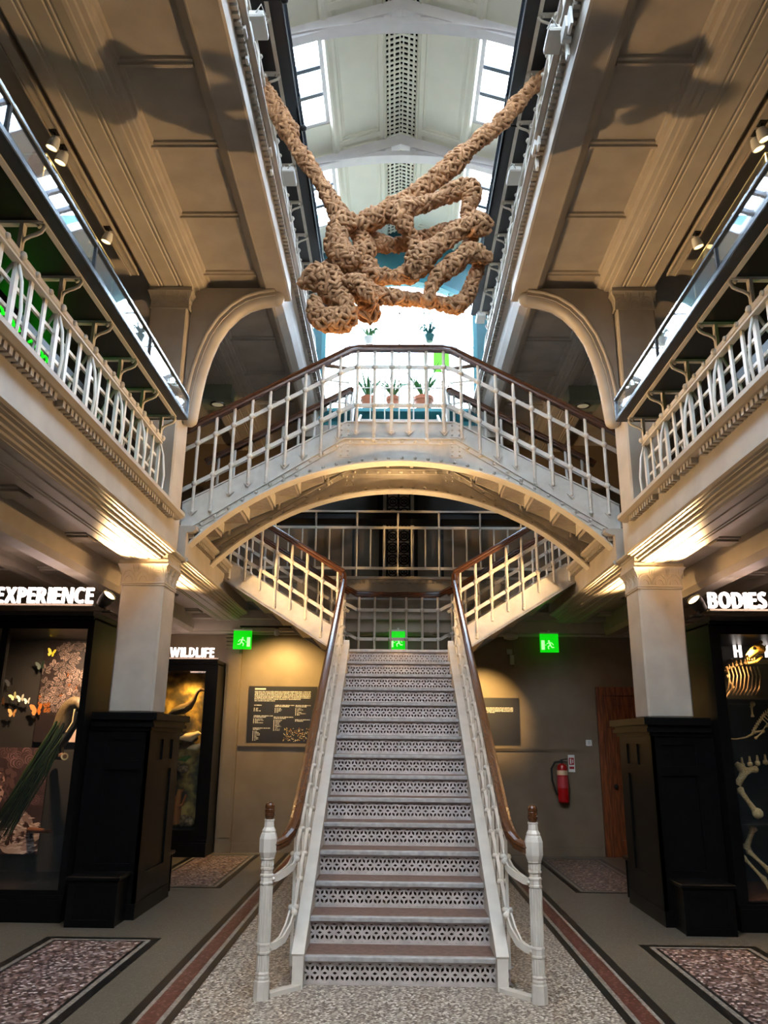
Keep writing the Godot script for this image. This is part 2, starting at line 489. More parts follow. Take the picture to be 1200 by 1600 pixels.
	for q in [[1.6, 7.0, 9.9]]:
		b = MB.new()
		b.bx(Vector3(-q[0], q[1], 3.30), Vector3(q[0], q[2], 3.31))
		part("pane", b, M.skyglass, wf)
		b = MB.new()
		for k in 7:
			var x: float = -q[0] + 2.0 * q[0] * k / 6.0
			b.bx(Vector3(x - 0.03, q[1], 3.26), Vector3(x + 0.03, q[2], 3.35))
		b.bx(Vector3(-q[0], (q[1] + q[2]) * 0.5 - 0.03, 3.26), Vector3(q[0], (q[1] + q[2]) * 0.5 + 0.03, 3.35))
		part("added_window_bars", b, M.white, wf)

# ---- the glazed roof ----------------------------------------------------------------------------
func roof_y(x: float) -> float: return 10.95 - 0.343 * absf(x)
func strip(b: MB, s: float, x0: float, x1: float, z0: float, z1: float, drop: float, up := 0.15) -> void:
	b.ext(PackedVector2Array([Vector2(x0, roof_y(x0) - drop), Vector2(x1, roof_y(x1) - drop), Vector2(x1, roof_y(x1) + up), Vector2(x0, roof_y(x0) + up)]), Vector3(0, 0, z0), Vector3(s, 0, 0), Vector3.UP, Vector3(0, 0, z1 - z0))
func build_roof() -> void:
	var zt := [-12.8, -10.4, -8.0, -5.6, -3.2, -0.8, 1.6]
	var b := MB.new()
	for s in [-1.0, 1.0]:
		strip(b, s, 0.22, 1.08, -13.1, 3.4, 0.0)
		strip(b, s, 2.0, 3.6, -13.1, -3.4, 0.0)
		strip(b, s, 3.0, 3.6, -3.4, 3.4, 0.0)
		var z0 := -13.1
		for z in zt:
			strip(b, s, 1.08, 3.0 if z > -3.3 else 2.0, z0, z - 1.78 if z > -12.0 else z0 + 0.01, 0.0)
			z0 = z - 0.25
		strip(b, s, 1.08, 3.0, z0, 3.4, 0.0)
		# duct shell over the ridge grille, its dark painted by the black box
		b.ext(PackedVector2Array([Vector2(0, 11.35), Vector2(0.3, 11.35), Vector2(0.3, 10.9), Vector2(0.26, 10.9), Vector2(0.26, 11.3), Vector2(0, 11.3)]), Vector3(0, 0, -13.1), Vector3(s, 0, 0), Vector3.UP, Vector3(0, 0, 16.5))
	# the strips between skylights were made from each opening's end to the next opening's start
	var rf := struct("ceiling_roof", b, M.cream, "cream boarded roof with ridge grille and side skylights")
	b = MB.new()
	for s in [-1.0, 1.0]:
		for k in 4:
			strip(b, s, 0.015 + k * 0.0725, 0.015 + k * 0.0725 + (0.03 if k > 0 else 0.02), -12.9, -2.0, 0.0, 0.02)
	var z := -12.88
	while z < -2.0:
		for s in [-1.0, 1.0]:
			strip(b, s, 0.0, 0.235, z, z + 0.038, -0.002, 0.018)
		z += 0.088
	part("ridge_grille", b, M.cream, rf, "white ridge grille of small square holes")
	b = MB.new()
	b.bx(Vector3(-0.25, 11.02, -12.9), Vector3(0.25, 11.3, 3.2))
	part("duct_shade_box", b, M.void, rf)  # solid black box paints the dark seen through the grille holes
	for s in [-1.0, 1.0]:
		for pf in [[Vector2(0.22, 0.0), Vector2(0.228, -0.07), Vector2(0.25, -0.085), Vector2(0.275, -0.05), Vector2(0.30, -0.045), Vector2(0.335, -0.045), Vector2(0.35, -0.02), Vector2(0.385, 0.0)], [Vector2(0.87, 0.0), Vector2(0.905, -0.02), Vector2(0.92, -0.045), Vector2(0.955, -0.045), Vector2(0.97, -0.06), Vector2(1.0, -0.09), Vector2(1.035, -0.085), Vector2(1.078, -0.03), Vector2(1.078, 0.0)]]:
			b = MB.new()
			var pp := PackedVector2Array()
			for p in pf: pp.append(Vector2(p.x, roof_y(p.x) + p.y))
			b.ext(pp, Vector3(0, 0, -12.9), Vector3(s, 0, 0), Vector3.UP, Vector3(0, 0, 16.1))
			part("roof_rib", b, M.cream, rf)
		for zz in zt:
			b = MB.new()
			strip(b, s, 0.33, 0.97, zz - 0.24, zz - 0.14, 0.055, 0.0)
			strip(b, s, 0.33, 0.97, zz - 2.26, zz - 2.16, 0.055, 0.0)
			strip(b, s, 0.36, 0.93, zz - 0.28, zz - 0.24, 0.03, 0.0)
			strip(b, s, 0.36, 0.93, zz - 2.16, zz - 2.12, 0.03, 0.0)
			part("panel_frame", b, M.cream, rf)
	# trusses
	var ord := ["nearest the arched window", "second from the arched window", "third from the arched window", "fourth from the arched window"]
	for zi in 4:
		var zz: float = [-10.4, -8.0, -5.6, -3.2][zi]
		var t := thing("roof_truss", "lilac-white roof truss with curved tie, " + ord[zi], "truss", Vector3(0, 9.6, zz), "roof trusses")
		for s in [-1.0, 1.0]:
			b = MB.new()
			b.ext(PackedVector2Array([Vector2(0, roof_y(0) - 0.06), Vector2(0, roof_y(0) - 0.25), Vector2(3.38, roof_y(3.38) - 0.25), Vector2(3.38, roof_y(3.38) - 0.06)]), Vector3(0, 0, zz - 0.06), Vector3(s, 0, 0), Vector3.UP, Vector3(0, 0, 0.12))
			part("rafter", b, M.white, t)
		b = MB.new()
		var top := PackedVector2Array(); var bot := PackedVector2Array(); var fl := []
		for k in 25:
			var x := -2.9 + 5.8 * k / 24.0
			var y := 10.47 - 0.095 * x * x
			bot.append(Vector2(x, y)); top.append(Vector2(x, y + 0.11)); fl.append(Vector3(x, y, zz))
		top.reverse()
		bot.append_array(top)
		b.ext(bot, Vector3(0, 0, zz - 0.05), Vector3.RIGHT, Vector3.UP, Vector3(0, 0, 0.10))
		part("curved_tie", b, M.white, t)
		b = MB.new()
		b.sweep(fl, [Vector2(-0.09, -0.012), Vector2(0.09, -0.012), Vector2(0.09, 0.012), Vector2(-0.09, 0.012)])
		part("tie_flange", b, M.white, t)
		b = MB.new()
		b.bx(Vector3(-0.24, 10.5, zz - 0.03), Vector3(-0.15, 10.85, zz + 0.03))
		b.bx(Vector3(0.24, 10.5, zz - 0.03), Vector3(0.15, 10.85, zz + 0.03))
		part("king_post", b, M.white, t)
	# skylights
	var num := 1
	for s in [-1.0, 1.0]:
		for zz in [-10.4, -8.0, -5.6, -3.2, -0.8, 1.6]:
			var za: float = zz - 0.25; var zb: float = zz - 1.78
			var xo := 3.0 if zz > -3.3 else 2.0   # unseen entrance bays widened to let more daylight in
			b = MB.new()
			strip(b, s, 1.08, 1.14, zb, za, -0.02, 0.20); strip(b, s, xo - 0.06, xo, zb, za, -0.02, 0.20)
			strip(b, s, 1.14, xo - 0.06, zb, zb + 0.06, -0.02, 0.20); strip(b, s, 1.14, xo - 0.06, za - 0.06, za, -0.02, 0.20)
			var w := struct("window_%d" % num, b, M.white, "roof skylight of three panes in the sloping ceiling")
			num += 1
			var len := (za - zb - 0.12) / 3.0
			for k in 3:
				var z0: float = zb + 0.06 + k * len
				b = MB.new()
				strip(b, s, 1.14, xo - 0.06, z0, z0 + len, -0.10, 0.106)
				part("pane", b, M.skyglass, w)
				if k > 0:
					b = MB.new()
					strip(b, s, 1.14, xo - 0.06, z0 - 0.035, z0 + 0.035, -0.06, 0.15)
					part("glazing_bar", b, M.case_frame, w)

# ---- columns ------------------------------------------------------------------------------------
func build_column(s: float) -> void:
	var side := "left" if s < 0 else "right"
	var cx := s * 2.575; var cz := -7.895
	var t := thing("column", "taupe square iron column beside the %s case under the gallery" % ("butterfly" if s < 0 else "skeleton"), "column", Vector3(cx, 1.75, cz), "columns carrying the galleries")
	var q := sqrt(2.0)
	var o := Vector3(cx, 0, cz)
	var b := MB.new()
	b.bbox(Vector3(cx, 2.41, cz), Vector3(0.43, 1.25, 0.43), 0.018)
	part("lower_shaft", b, M.stone, t)
	for cap in [[3.02, 3.28, 0.215], [6.14, 6.40, 0.21]]:
		var y0: float = cap[0]; var y1: float = cap[1]; var h: float = cap[2]
		b = MB.new()
		var pr := [Vector2(h, y0), Vector2(h + 0.008, y0), Vector2(h + 0.008, y0 + 0.012), Vector2(h, y0 + 0.016), Vector2(h + 0.008, y0 + 0.022), Vector2(h + 0.008, y0 + 0.034), Vector2(h, y0 + 0.038)]
		for k in 9:
			var a := k / 8.0
			pr.append(Vector2(h + 0.035 * a * a * a, y0 + 0.04 + (y1 - y0 - 0.10) * a))
		pr.append_array([Vector2(h + 0.042, y1 - 0.05), Vector2(h + 0.042, y1 - 0.045), Vector2(h + 0.03, y1 - 0.04), Vector2(h + 0.03, y1), Vector2(0.0, y1)])
		var pq := []
		for p in pr: pq.append(Vector2(p.x * q, p.y))
		b.lathef(o, pq, 4, PI / 4)
		var cp := part("capital", b, M.stone, t)
		# incised palmette leaves: arches with rays, standing slightly proud of the bell
		b = MB.new()
		for face in 3:
			var ang: float = [0.0, -s * PI / 2, s * PI / 2][face]
			var rb := Basis(Vector3.UP, ang)
			for arch in 3:
				var ax: float = (arch - 1) * 0.145
				for ring in 2:
					var pts := []
					for k in 9:
						var th := PI * k / 8.0
						var rr := 0.068 - ring * 0.03
						var yy := y0 + 0.045 + sin(th) * rr * (1.5 if ring == 0 else 1.35)
						var a := clampf((yy - y0 - 0.04) / (y1 - y0 - 0.10), 0, 1)
						pts.append(o + rb * Vector3(clampf(ax + cos(th) * rr, -h - 0.02, h + 0.02), yy, h + 0.035 * a * a * a + 0.001))
					b.tube(pts, 0.0045, 5)
				for ray in 5:
					var th := PI * (0.22 + 0.14 * ray)
					var pts := []
					for k in 3:
						var rr := 0.075 + k * 0.03
						var yy := y0 + 0.045 + sin(th) * rr * 1.25
						var a := clampf((yy - y0 - 0.04) / (y1 - y0 - 0.10), 0, 1)
						pts.append(o + rb * Vector3(clampf(ax + 0.0725 + cos(th) * rr * 0.5, -h - 0.02, h + 0.02), yy, h + 0.035 * a * a * a + 0.001))
					b.tube(pts, 0.0035, 4)
		part("leaf_relief", b, M.stone, cp)
	b = MB.new()
	b.bbox(Vector3(cx + s * 0.01, 4.72, cz), Vector3(0.42, 2.88, 0.42), 0.018)
	part("upper_shaft", b, M.stone, t)
	b = MB.new()
	var sq := [Vector2(0.235, 3.34), Vector2(0.245, 3.35), Vector2(0.245, 3.36), Vector2(0.275, 3.365), Vector2(0.29, 3.38), Vector2(0.29, 3.395), Vector2(0.27, 3.41), Vector2(0.235, 3.412)]
	var sp := []
	for p in sq: sp.append(Vector2(p.x * q, p.y))
	b.lathef(o, sp, 4, PI / 4)
	b.bx(Vector3(cx - 0.235, 3.28, cz - 0.235), Vector3(cx + 0.235, 3.345, cz + 0.235))
	part("string_moulding", b, M.stone, t)
	# curved bracket under the cantilevered upper gallery
	var br := t   # cast in one with the column
	var curve := [Vector2(2.30, 4.90), Vector2(2.285, 5.05), Vector2(2.265, 5.25), Vector2(2.235, 5.45), Vector2(2.185, 5.66), Vector2(2.115, 5.87), Vector2(2.01, 6.06), Vector2(1.88, 6.21), Vector2(1.74, 6.31), Vector2(1.60, 6.36), Vector2(1.48, 6.38), Vector2(1.42, 6.39)]
	var path := []
	var web := PackedVector2Array()
	for p in curve:
		path.append(Vector3(s * p.x, p.y, cz)); web.append(p)
	web.append(Vector2(1.42, 6.47)); web.append(Vector2(2.37, 6.47)); web.append(Vector2(2.37, 4.90))
	b = MB.new()
	b.ext(web, Vector3(0, 0, cz - 0.10), Vector3(s, 0, 0), Vector3.UP, Vector3(0, 0, 0.20))
	var wb := part("bracket", b, M.stone, br, "curved bracket under the upper gallery, %s side" % side)
	b = MB.new()
	b.tube(path, 0.085, 12)
	b.ball(path[11], 0.088, 12)
	b.ball(path[0], 0.086, 12)
	part("roll_moulding", b, M.stone, wb)
	b = MB.new()
	for dz in [-0.11, 0.11]:
		var p2 := []
		for k in curve.size():
			var tt: Vector2 = (curve[mini(k + 1, 11)] - curve[maxi(k - 1, 0)]).normalized()
			var nn := Vector2(tt.y, -tt.x)
			p2.append(Vector3(s * (curve[k].x + nn.x * 0.055), curve[k].y + nn.y * 0.055, cz + dz))
		b.tube(p2, 0.022, 6)
	part("bead", b, M.stone, wb)

# ---- galleries ----------------------------------------------------------------------------------
func scroll_path(s: float, xr: float, yr: float, z: float) -> Array:
	var p := []
	var raw := [Vector2(0.0, 0.0), Vector2(-0.004, 0.05), Vector2(-0.02, 0.085), Vector2(-0.05, 0.105), Vector2(-0.085, 0.118), Vector2(-0.115, 0.135), Vector2(-0.13, 0.165), Vector2(-0.122, 0.192), Vector2(-0.1, 0.198), Vector2(-0.09, 0.182), Vector2(-0.10, 0.17)]
	for q in raw: p.append(Vector3(s * (xr + q.x), yr + q.y, z))
	return p
func gallery_rail(s: float, xr: float, yl: float, z_end: float, count: int, pitch: float, called: String, label: String, m: Material, grp: String) -> void:
	var yt := yl + 0.54
	var yb := yl + 0.77
	var t := thing(called, label, "balustrade", Vector3(s * xr, yl, z_end), grp)
	var z1 := z_end + pitch * (count - 1)
	var b := MB.new()
	b.bbox(Vector3(s * xr, yt, (z_end + z1) * 0.5), Vector3(0.05, 0.05, z1 - z_end + 0.04), 0.008)
	b.bx(Vector3(s * (xr - 0.03), yt - 0.055, z_end), Vector3(s * (xr + 0.02), yt - 0.042, z1))
	part("top_rail", b, m, t)
	for yy in [0.19, 0.36]:
		b = MB.new()
		b.bx(Vector3(s * (xr + 0.012), yl + yy - 0.012, z_end), Vector3(s * (xr + 0.03), yl + yy + 0.012, z1))
		part("middle_rail", b, m, t)
	b = MB.new()
	b.bx(Vector3(s * (xr - 0.135), yb - 0.005, z_end - 0.02), Vector3(s * (xr - 0.10), yb + 0.015, z1))
	part("case_rail", b, m, t)
	# shared shapes
	b = MB.new()
	b.bx(Vector3(-0.008, 0, -0.019), Vector3(0.008, 0.54, 0.019))
	b.ball(Vector3(-s * 0.012, 0.01, 0), 0.028, 8, Vector3(0.8, 0.6, 1))
	b.ball(Vector3(-s * 0.026, 0.54, 0), 0.022, 8)
	var bal := b.mesh()
	b = MB.new()
	b.bx(Vector3(-0.012, 0, -0.022), Vector3(0.012, 0.77, 0.022))
	b.ball(Vector3(-s * 0.024, 0.54, 0), 0.03, 8)
	b.bx(Vector3(-s * 0.13, 0.755, -0.02), Vector3(s * 0.17, 0.775, 0.02))
	var post := b.mesh()
	b = MB.new()
	b.tube(scroll_path(s, 0.0, 0.57, 0.0), 0.0125, 7)
	var scr := b.mesh()
	b = MB.new()
	b.tube([Vector3(0, 0.52, 0), Vector3(-s * 0.05, 0.36, 0.012), Vector3(-s * 0.075, 0.16, 0.018), Vector3(-s * 0.065, 0.0, 0.02)], 0.011, 6)
	b.tube([Vector3(s * 0.01, 0.52, 0), Vector3(s * 0.10, 0.25, 0.06), Vector3(s * 0.13, 0.0, 0.09)], 0.012, 6)
	var stay := b.mesh()
	for k in count:
		var z := z_end + pitch * k
		var p := inst("post", post, m, t, Vector3(s * xr, yl, z))
		inst("scroll", scr, m, p, Vector3(s * xr, yl, z))
		inst("stay", stay, m, p, Vector3(s * xr, yl, z))
		if k < count - 1:
			for j in [1, 2]: inst("baluster", bal, m, t, Vector3(s * xr, yl, z + pitch * j / 3.0))
func gallery_case(s: float, xf: float, yb: float, z0: float, z1: float, called: String, label: String, mull: float, grp: String) -> void:
	var t := thing(called, label, "display case", Vector3(s * (xf + 0.35), yb, (z0 + z1) * 0.5), grp)
	var b := MB.new()
	b.bx(Vector3(s * xf, yb, z0), Vector3(s * (xf + 0.72), yb + 0.03, z1))
	b.bx(Vector3(s * (xf + 0.70), yb, z0), Vector3(s * (xf + 0.72), yb + 0.20, z1))
	b.bx(Vector3(s * (xf + 0.02), yb, z0), Vector3(s * (xf + 0.72), yb + 0.20, z0 + 0.02))
	part("base_board", b, M.navy, t)
	b = MB.new()
	b.bbox(Vector3(s * (xf + 0.012), yb + 0.022, (z0 + z1) * 0.5), Vector3(0.03, 0.044, z1 - z0), 0.006)
	b.bbox(Vector3(s * (xf + 0.012), yb + 0.225, (z0 + z1) * 0.5), Vector3(0.035, 0.03, z1 - z0), 0.006)
	b.bx(Vector3(s * (xf - 0.002), yb, z0), Vector3(s * (xf + 0.028), yb + 0.24, z0 + 0.03))
	part("front_frame", b, M.case_frame, t)
	var z := z0 + mull
	while z < z1:
		b = MB.new()
		b.bx(Vector3(s * xf, yb + 0.04, z - 0.012), Vector3(s * (xf + 0.022), yb + 0.215, z + 0.012))
		part("mullion", b, M.blackmatt, t)
		z += mull
	b = MB.new()
	b.bx(Vector3(s * (xf + 0.010), yb + 0.04, z0 + 0.02), Vector3(s * (xf + 0.015), yb + 0.215, z1))
	part("front_pane", b, M.caseglass, t)
	b = MB.new()
	b.ext(PackedVector2Array([Vector2(xf, 0.24), Vector2(xf + 0.72, 0.20), Vector2(xf + 0.72, 0.205), Vector2(xf, 0.245)]), Vector3(0, yb, z0), Vector3(s, 0, 0), Vector3.UP, Vector3(0, 0, z1 - z0))
	part("top_pane", b, M.glass, t)
	b = MB.new()
	b.bx(Vector3(s * (xf + 0.03), yb + 0.03, z0 + 0.03), Vector3(s * (xf + 0.69), yb + 0.10, z1 - 0.02))
	part("specimen_bed", b, M.casein, t)
func dentils(parent: Node3D, s: float, x: float, y: float, z0: float, z1: float, gaps: Array, m: Material) -> void:
	var b := MB.new()
	b.box(Vector3.ZERO, Vector3(0.06, 0.046, 0.04))
	var me := b.mesh()
	var z := z0
	var k := 0
	while z < z1:
		if not gaps.has(k): inst("dentil", me, m, parent, Vector3(s * (x + 0.0), y, z))
		z += 0.068; k += 1
func build_gallery(s: float) -> void:
	var side := "left" if s < 0 else "right"
	M.caseglass = glass(0.10, sc(0.55, 0.62, 0.68))
	# lower gallery beam: ledge, frieze, roll and grooved soffit in one run, broken by the column
	var prof := PackedVector2Array([Vector2(2.20, 3.76), Vector2(2.20, 3.725), Vector2(2.215, 3.715), Vector2(2.235, 3.70), Vector2(2.27, 3.69), Vector2(2.30, 3.69), Vector2(2.30, 3.41), Vector2(2.275, 3.408), Vector2(2.257, 3.395), Vector2(2.257, 3.378), Vector2(2.275, 3.362), Vector2(2.30, 3.36), Vector2(2.30, 3.352), Vector2(2.335, 3.35), Vector2(2.337, 3.335), Vector2(2.37, 3.33), Vector2(2.372, 3.312), Vector2(2.40, 3.308), Vector2(2.402, 3.29), Vector2(2.43, 3.285), Vector2(2.432, 3.28), Vector2(2.50, 3.28), Vector2(2.506, 3.288), Vector2(2.52, 3.288), Vector2(2.526, 3.28), Vector2(2.62, 3.28), Vector2(2.626, 3.288), Vector2(2.64, 3.288), Vector2(2.646, 3.28), Vector2(2.655, 3.28), Vector2(2.661, 3.288), Vector2(2.675, 3.288), Vector2(2.681, 3.28), Vector2(2.76, 3.28), Vector2(2.77, 3.30), Vector2(2.80, 3.305), Vector2(2.81, 3.33), Vector2(2.84, 3.335), Vector2(2.85, 3.36), Vector2(2.88, 3.365), Vector2(2.90, 3.43), Vector2(2.90, 3.76)])
	var b := MB.new()
	b.ext(prof, Vector3(0, 0, -7.66), Vector3(s, 0, 0), Vector3.UP, Vector3(0, 0, 10.86))
	var bm := struct("gallery_beam_" + side, b, M.stone, "taupe gallery beam with dentils over the %s case" % ("butterfly" if s < 0 else "skeleton"))
	b = MB.new()
	b.ext(prof, Vector3(0, 0, -12.88), Vector3(s, 0, 0), Vector3.UP, Vector3(0, 0, 4.75))
	part("rear_run", b, M.stone, bm)
	dentils(bm, s, 2.275, 3.667, -7.40, -1.5, [6, 40] if s < 0 else [11, 12, 19, 25, 26], M.stone)
	dentils(bm, s, 2.275, 3.667, -11.7, -8.2, [], M.stone)
	gallery_rail(s, 2.30, 3.76, -6.94, 10, 0.585, "gallery_balustrade", "cream iron balustrade with scroll brackets on the %s first gallery" % side, M.iron, "lower gallery balustrades")
	gallery_case(s, 2.08, 4.535, -7.05, -1.2, "gallery_display_case", "dark glazed desk case hung outside the %s first-gallery balustrade" % side, 1.24, "lower gallery desk cases")
	# upper gallery edge
	b = MB.new()
	var up1 := PackedVector2Array([Vector2(1.19, 6.85), Vector2(1.19, 6.82), Vector2(1.205, 6.81), Vector2(1.225, 6.79), Vector2(1.26, 6.78), Vector2(1.29, 6.78), Vector2(1.29, 6.50), Vector2(1.275, 6.485), Vector2(1.275, 6.465), Vector2(1.295, 6.45), Vector2(1.53, 6.45), Vector2(1.60, 6.50), Vector2(1.60, 6.85)])
	b.ext(up1, Vector3(0, 0, -8.04), Vector3(s, 0, 0), Vector3.UP, Vector3(0, 0, 11.2))
	var ub := struct("upper_gallery_edge_" + side, b, M.stone, "pale fascia with dentils edging the %s upper gallery" % side)
	b = MB.new()
	var up2 := PackedVector2Array([Vector2(1.19, 6.85), Vector2(1.19, 6.82), Vector2(1.225, 6.79), Vector2(1.29, 6.78), Vector2(1.29, 6.73), Vector2(1.33, 6.70), Vector2(1.36, 6.62), Vector2(1.41, 6.53), Vector2(1.49, 6.46), Vector2(1.53, 6.45), Vector2(1.60, 6.50), Vector2(1.60, 6.85)])
	b.ext(up2, Vector3(0, 0, -12.0), Vector3(s, 0, 0), Vector3.UP, Vector3(0, 0, 3.96))
	part("coved_run", b, M.stone, ub)
	dentils(ub, s, 1.265, 6.757, -11.9, -3.0, [], M.stone)
	gallery_rail(s, 1.30, 6.85, -10.25, 13, 0.615, "upper_gallery_balustrade", "white iron balustrade with scroll brackets on the %s upper gallery" % side, M.iron, "upper gallery balustrades")
	gallery_case(s, 1.05, 7.625, -10.35, -2.4, "upper_display_case", "dark desk case hung outside the %s upper-gallery balustrade" % side, 1.3, "upper gallery desk cases")
	# plain beam under the ground-floor ceiling, running past the case sign
	b = MB.new()
	b.ext(PackedVector2Array([Vector2(3.10, 3.42), Vector2(3.10, 3.16), Vector2(3.14, 3.10), Vector2(3.30, 3.10), Vector2(3.34, 3.16), Vector2(3.34, 3.42)]), Vector3(0, 0, -11.9), Vector3(s, 0, 0), Vector3.UP, Vector3(0, 0, 13.0))
	struct("ceiling_beam_" + side, b, M.stone, "plain boxed beam above the %s sign" % ("EXPERIENCE" if s < 0 else "BODIES"))
	b = MB.new()
	b.bx(Vector3(s * 4.0, 3.24, -11.5), Vector3(s * 4.12, 3.30, -2.0))
	b.bx(Vector3(s * 4.02, 3.30, -11.5), Vector3(s * 4.10, 3.42, -2.0))
	single("cable_tray", b, M.stone, "long beige cable tray hung under the %s ceiling" % side, "cable tray", Vector3(s * 4.06, 3.30, -6.0), "cable trays")

func build_far_gallery() -> void:
	var b := MB.new()
	# fascia, dentil ledge and soffit of the gallery that crosses the back
	b.ext(PackedVector2Array([Vector2(0, 3.98), Vector2(-0.07, 3.98), Vector2(-0.07, 3.94), Vector2(-0.02, 3.93), Vector2(-0.02, 3.66), Vector2(-0.06, 3.62), Vector2(0.0, 3.56), Vector2(0.04, 3.50), Vector2(0.10, 3.42), Vector2(0.10, 3.30), Vector2(0.95, 3.30), Vector2(0.95, 3.98)]), Vector3(-2.3, 0, -11.9), Vector3(0, 0, -1), Vector3.UP, Vector3(4.6, 0, 0))
	var fg := struct("far_gallery_floor", b, M.stone, "dentilled edge of the gallery crossing behind the landing")
	var me := MB.new()
	me.box(Vector3.ZERO, Vector3(0.055, 0.05, 0.05))
	var dm := me.mesh()
	for k in 42:
		inst("dentil", dm, M.stone, fg, Vector3(-2.25 + k * 0.11, 3.905, -11.87))
	b = MB.new()
	b.bx(Vector3(-5.6, 3.13, -12.1), Vector3(5.6, 3.30, -11.85))
	b.bx(Vector3(-5.6, 3.10, -12.1), Vector3(5.6, 3.13, -12.0))
	b.bx(Vector3(-5.6, 3.30, -12.1), Vector3(5.6, 3.42, -11.7))
	struct("trim_1", b, M.stone)
	var t := thing("far_balustrade", "pale slender balustrade of the gallery crossing behind the stairs", "balustrade", Vector3(0, 3.98, -11.85))
	b = MB.new()
	b.bx(Vector3(-2.4, 4.99, -11.80), Vector3(2.4, 5.02, -11.77)); part("top_rail", b, M.iron, t)
	b = MB.new()
	b.bx(Vector3(-2.4, 4.74, -11.865), Vector3(2.4, 4.78, -11.835)); part("middle_rail", b, M.iron, t)
	b = MB.new()
	b.bx(Vector3(-2.4, 4.09, -11.865), Vector3(2.4, 4.13, -11.835)); part("bottom_rail", b, M.iron, t)
	b = MB.new()
	b.tube([Vector3(0, 0.13, 0), Vector3(0, 0.78, 0)], 0.014, 6); var bal := b.mesh()
	b = MB.new()
	b.tube([Vector3(0, 0, 0), Vector3(0, 0.84, 0), Vector3(0, 0.94, 0.045), Vector3(0, 1.02, 0.06)], [0.016, 0.016, 0.02, 0.014], 6)
	b.ball(Vector3(0, 0.78, 0), 0.026, 8); b.ball(Vector3(0, 0.13, 0), 0.026, 8)
	var post := b.mesh()
	for k in range(-11, 12):
		if posmod(k, 3) == 0: inst("post", post, M.iron, t, Vector3(k * 0.214 - 0.01, 3.98, -11.85))
		else: inst("baluster", bal, M.iron, t, Vector3(k * 0.214 - 0.01, 3.98, -11.85))
	# desk case on the far gallery and the wall openings behind
	b = MB.new()
	b.bx(Vector3(-2.4, 4.90, -12.20), Vector3(2.4, 5.02, -11.83))
	var dc := thing("far_desk_case", "long black desk case on the gallery crossing behind the stairs", "display case", Vector3(0, 4.9, -12.0))
	part("body", b, M.black, dc)
	for x in [-1.95, -0.72, 0.7, 1.95]:
		b = MB.new()
		b.bx(Vector3(x - 0.02, 3.98, -12.18), Vector3(x + 0.02, 4.90, -12.14)); part("leg", b, M.black, dc)
	b = MB.new()
	for q in [[-2.3, -0.30], [0.26, 2.3]]:
		b.bx(Vector3(q[0], 5.06, -12.9), Vector3(q[1], 5.12, -12.84)); b.bx(Vector3(q[0], 6.0, -12.9), Vector3(q[1], 6.06, -12.84))
		b.bx(Vector3(q[0], 5.06, -12.9), Vector3(q[0] + 0.06, 6.0, -12.84)); b.bx(Vector3(q[1] - 0.06, 5.06, -12.9), Vector3(q[1], 6.06, -12.84))
	var wc := thing("wall_cabinet", "dark framed wall cabinet with faint lights behind the far gallery", "cabinet", Vector3(0, 5.06, -12.9))
	part("frame", b, M.black, wc)
	b = MB.new()
	b.bx(Vector3(-2.26, 5.1, -12.9), Vector3(-0.34, 6.02, -12.89)); b.bx(Vector3(0.30, 5.1, -12.9), Vector3(2.26, 6.02, -12.89))
	part("back_panel", b, M.casein, wc)
	# ornate iron tracery in a pale upright panel
	var tr := thing("tracery_panel", "narrow upright panel of black iron tracery behind the far gallery", "panel", Vector3(0, 4.1, -12.6))
	b = MB.new()
	b.bx(Vector3(-0.27, 4.06, -12.66), Vector3(0.27, 5.95, -12.62)); part("backing", b, M.iron, tr)
	b = MB.new()
	b.bx(Vector3(-0.32, 3.99, -12.68), Vector3(-0.26, 5.98, -12.58)); b.bx(Vector3(0.26, 3.99, -12.68), Vector3(0.32, 5.98, -12.58))
	b.bx(Vector3(-0.32, 3.99, -12.68), Vector3(0.32, 4.08, -12.58))
	part("frame", b, M.black, tr)
	b = MB.new()
	for row in 7:
		for cx in [-0.095, 0.095]:
			var c := Vector3(cx, 4.22 + row * 0.2, -12.60)
			for ring in [[0.085, 1.0], [0.05, 0.8]]:
				var pts := []
				for k in 13: pts.append(c + Vector3(cos(TAU * k / 12) * ring[0], sin(TAU * k / 12) * ring[0] * ring[1], 0))
				b.tube(pts, 0.012, 5)
			b.tube([c + Vector3(-0.09, -0.09, 0), c + Vector3(0.09, 0.09, 0)], 0.008, 4); b.tube([c + Vector3(0.09, -0.09, 0), c + Vector3(-0.09, 0.09, 0)], 0.008, 4)
	for x in [-0.19, 0.0, 0.19]: b.tube([Vector3(x, 4.1, -12.6), Vector3(x, 5.6, -12.6)], 0.012, 5)
	b.tube([Vector3(-0.16, 5.62, -12.6), Vector3(-0.2, 5.76, -12.6), Vector3(-0.06, 5.7, -12.6), Vector3(0, 5.86, -12.6), Vector3(0.06, 5.7, -12.6), Vector3(0.2, 5.76, -12.6), Vector3(0.16, 5.62, -12.6)], 0.03, 6)
	part("tracery", b, M.black, tr)

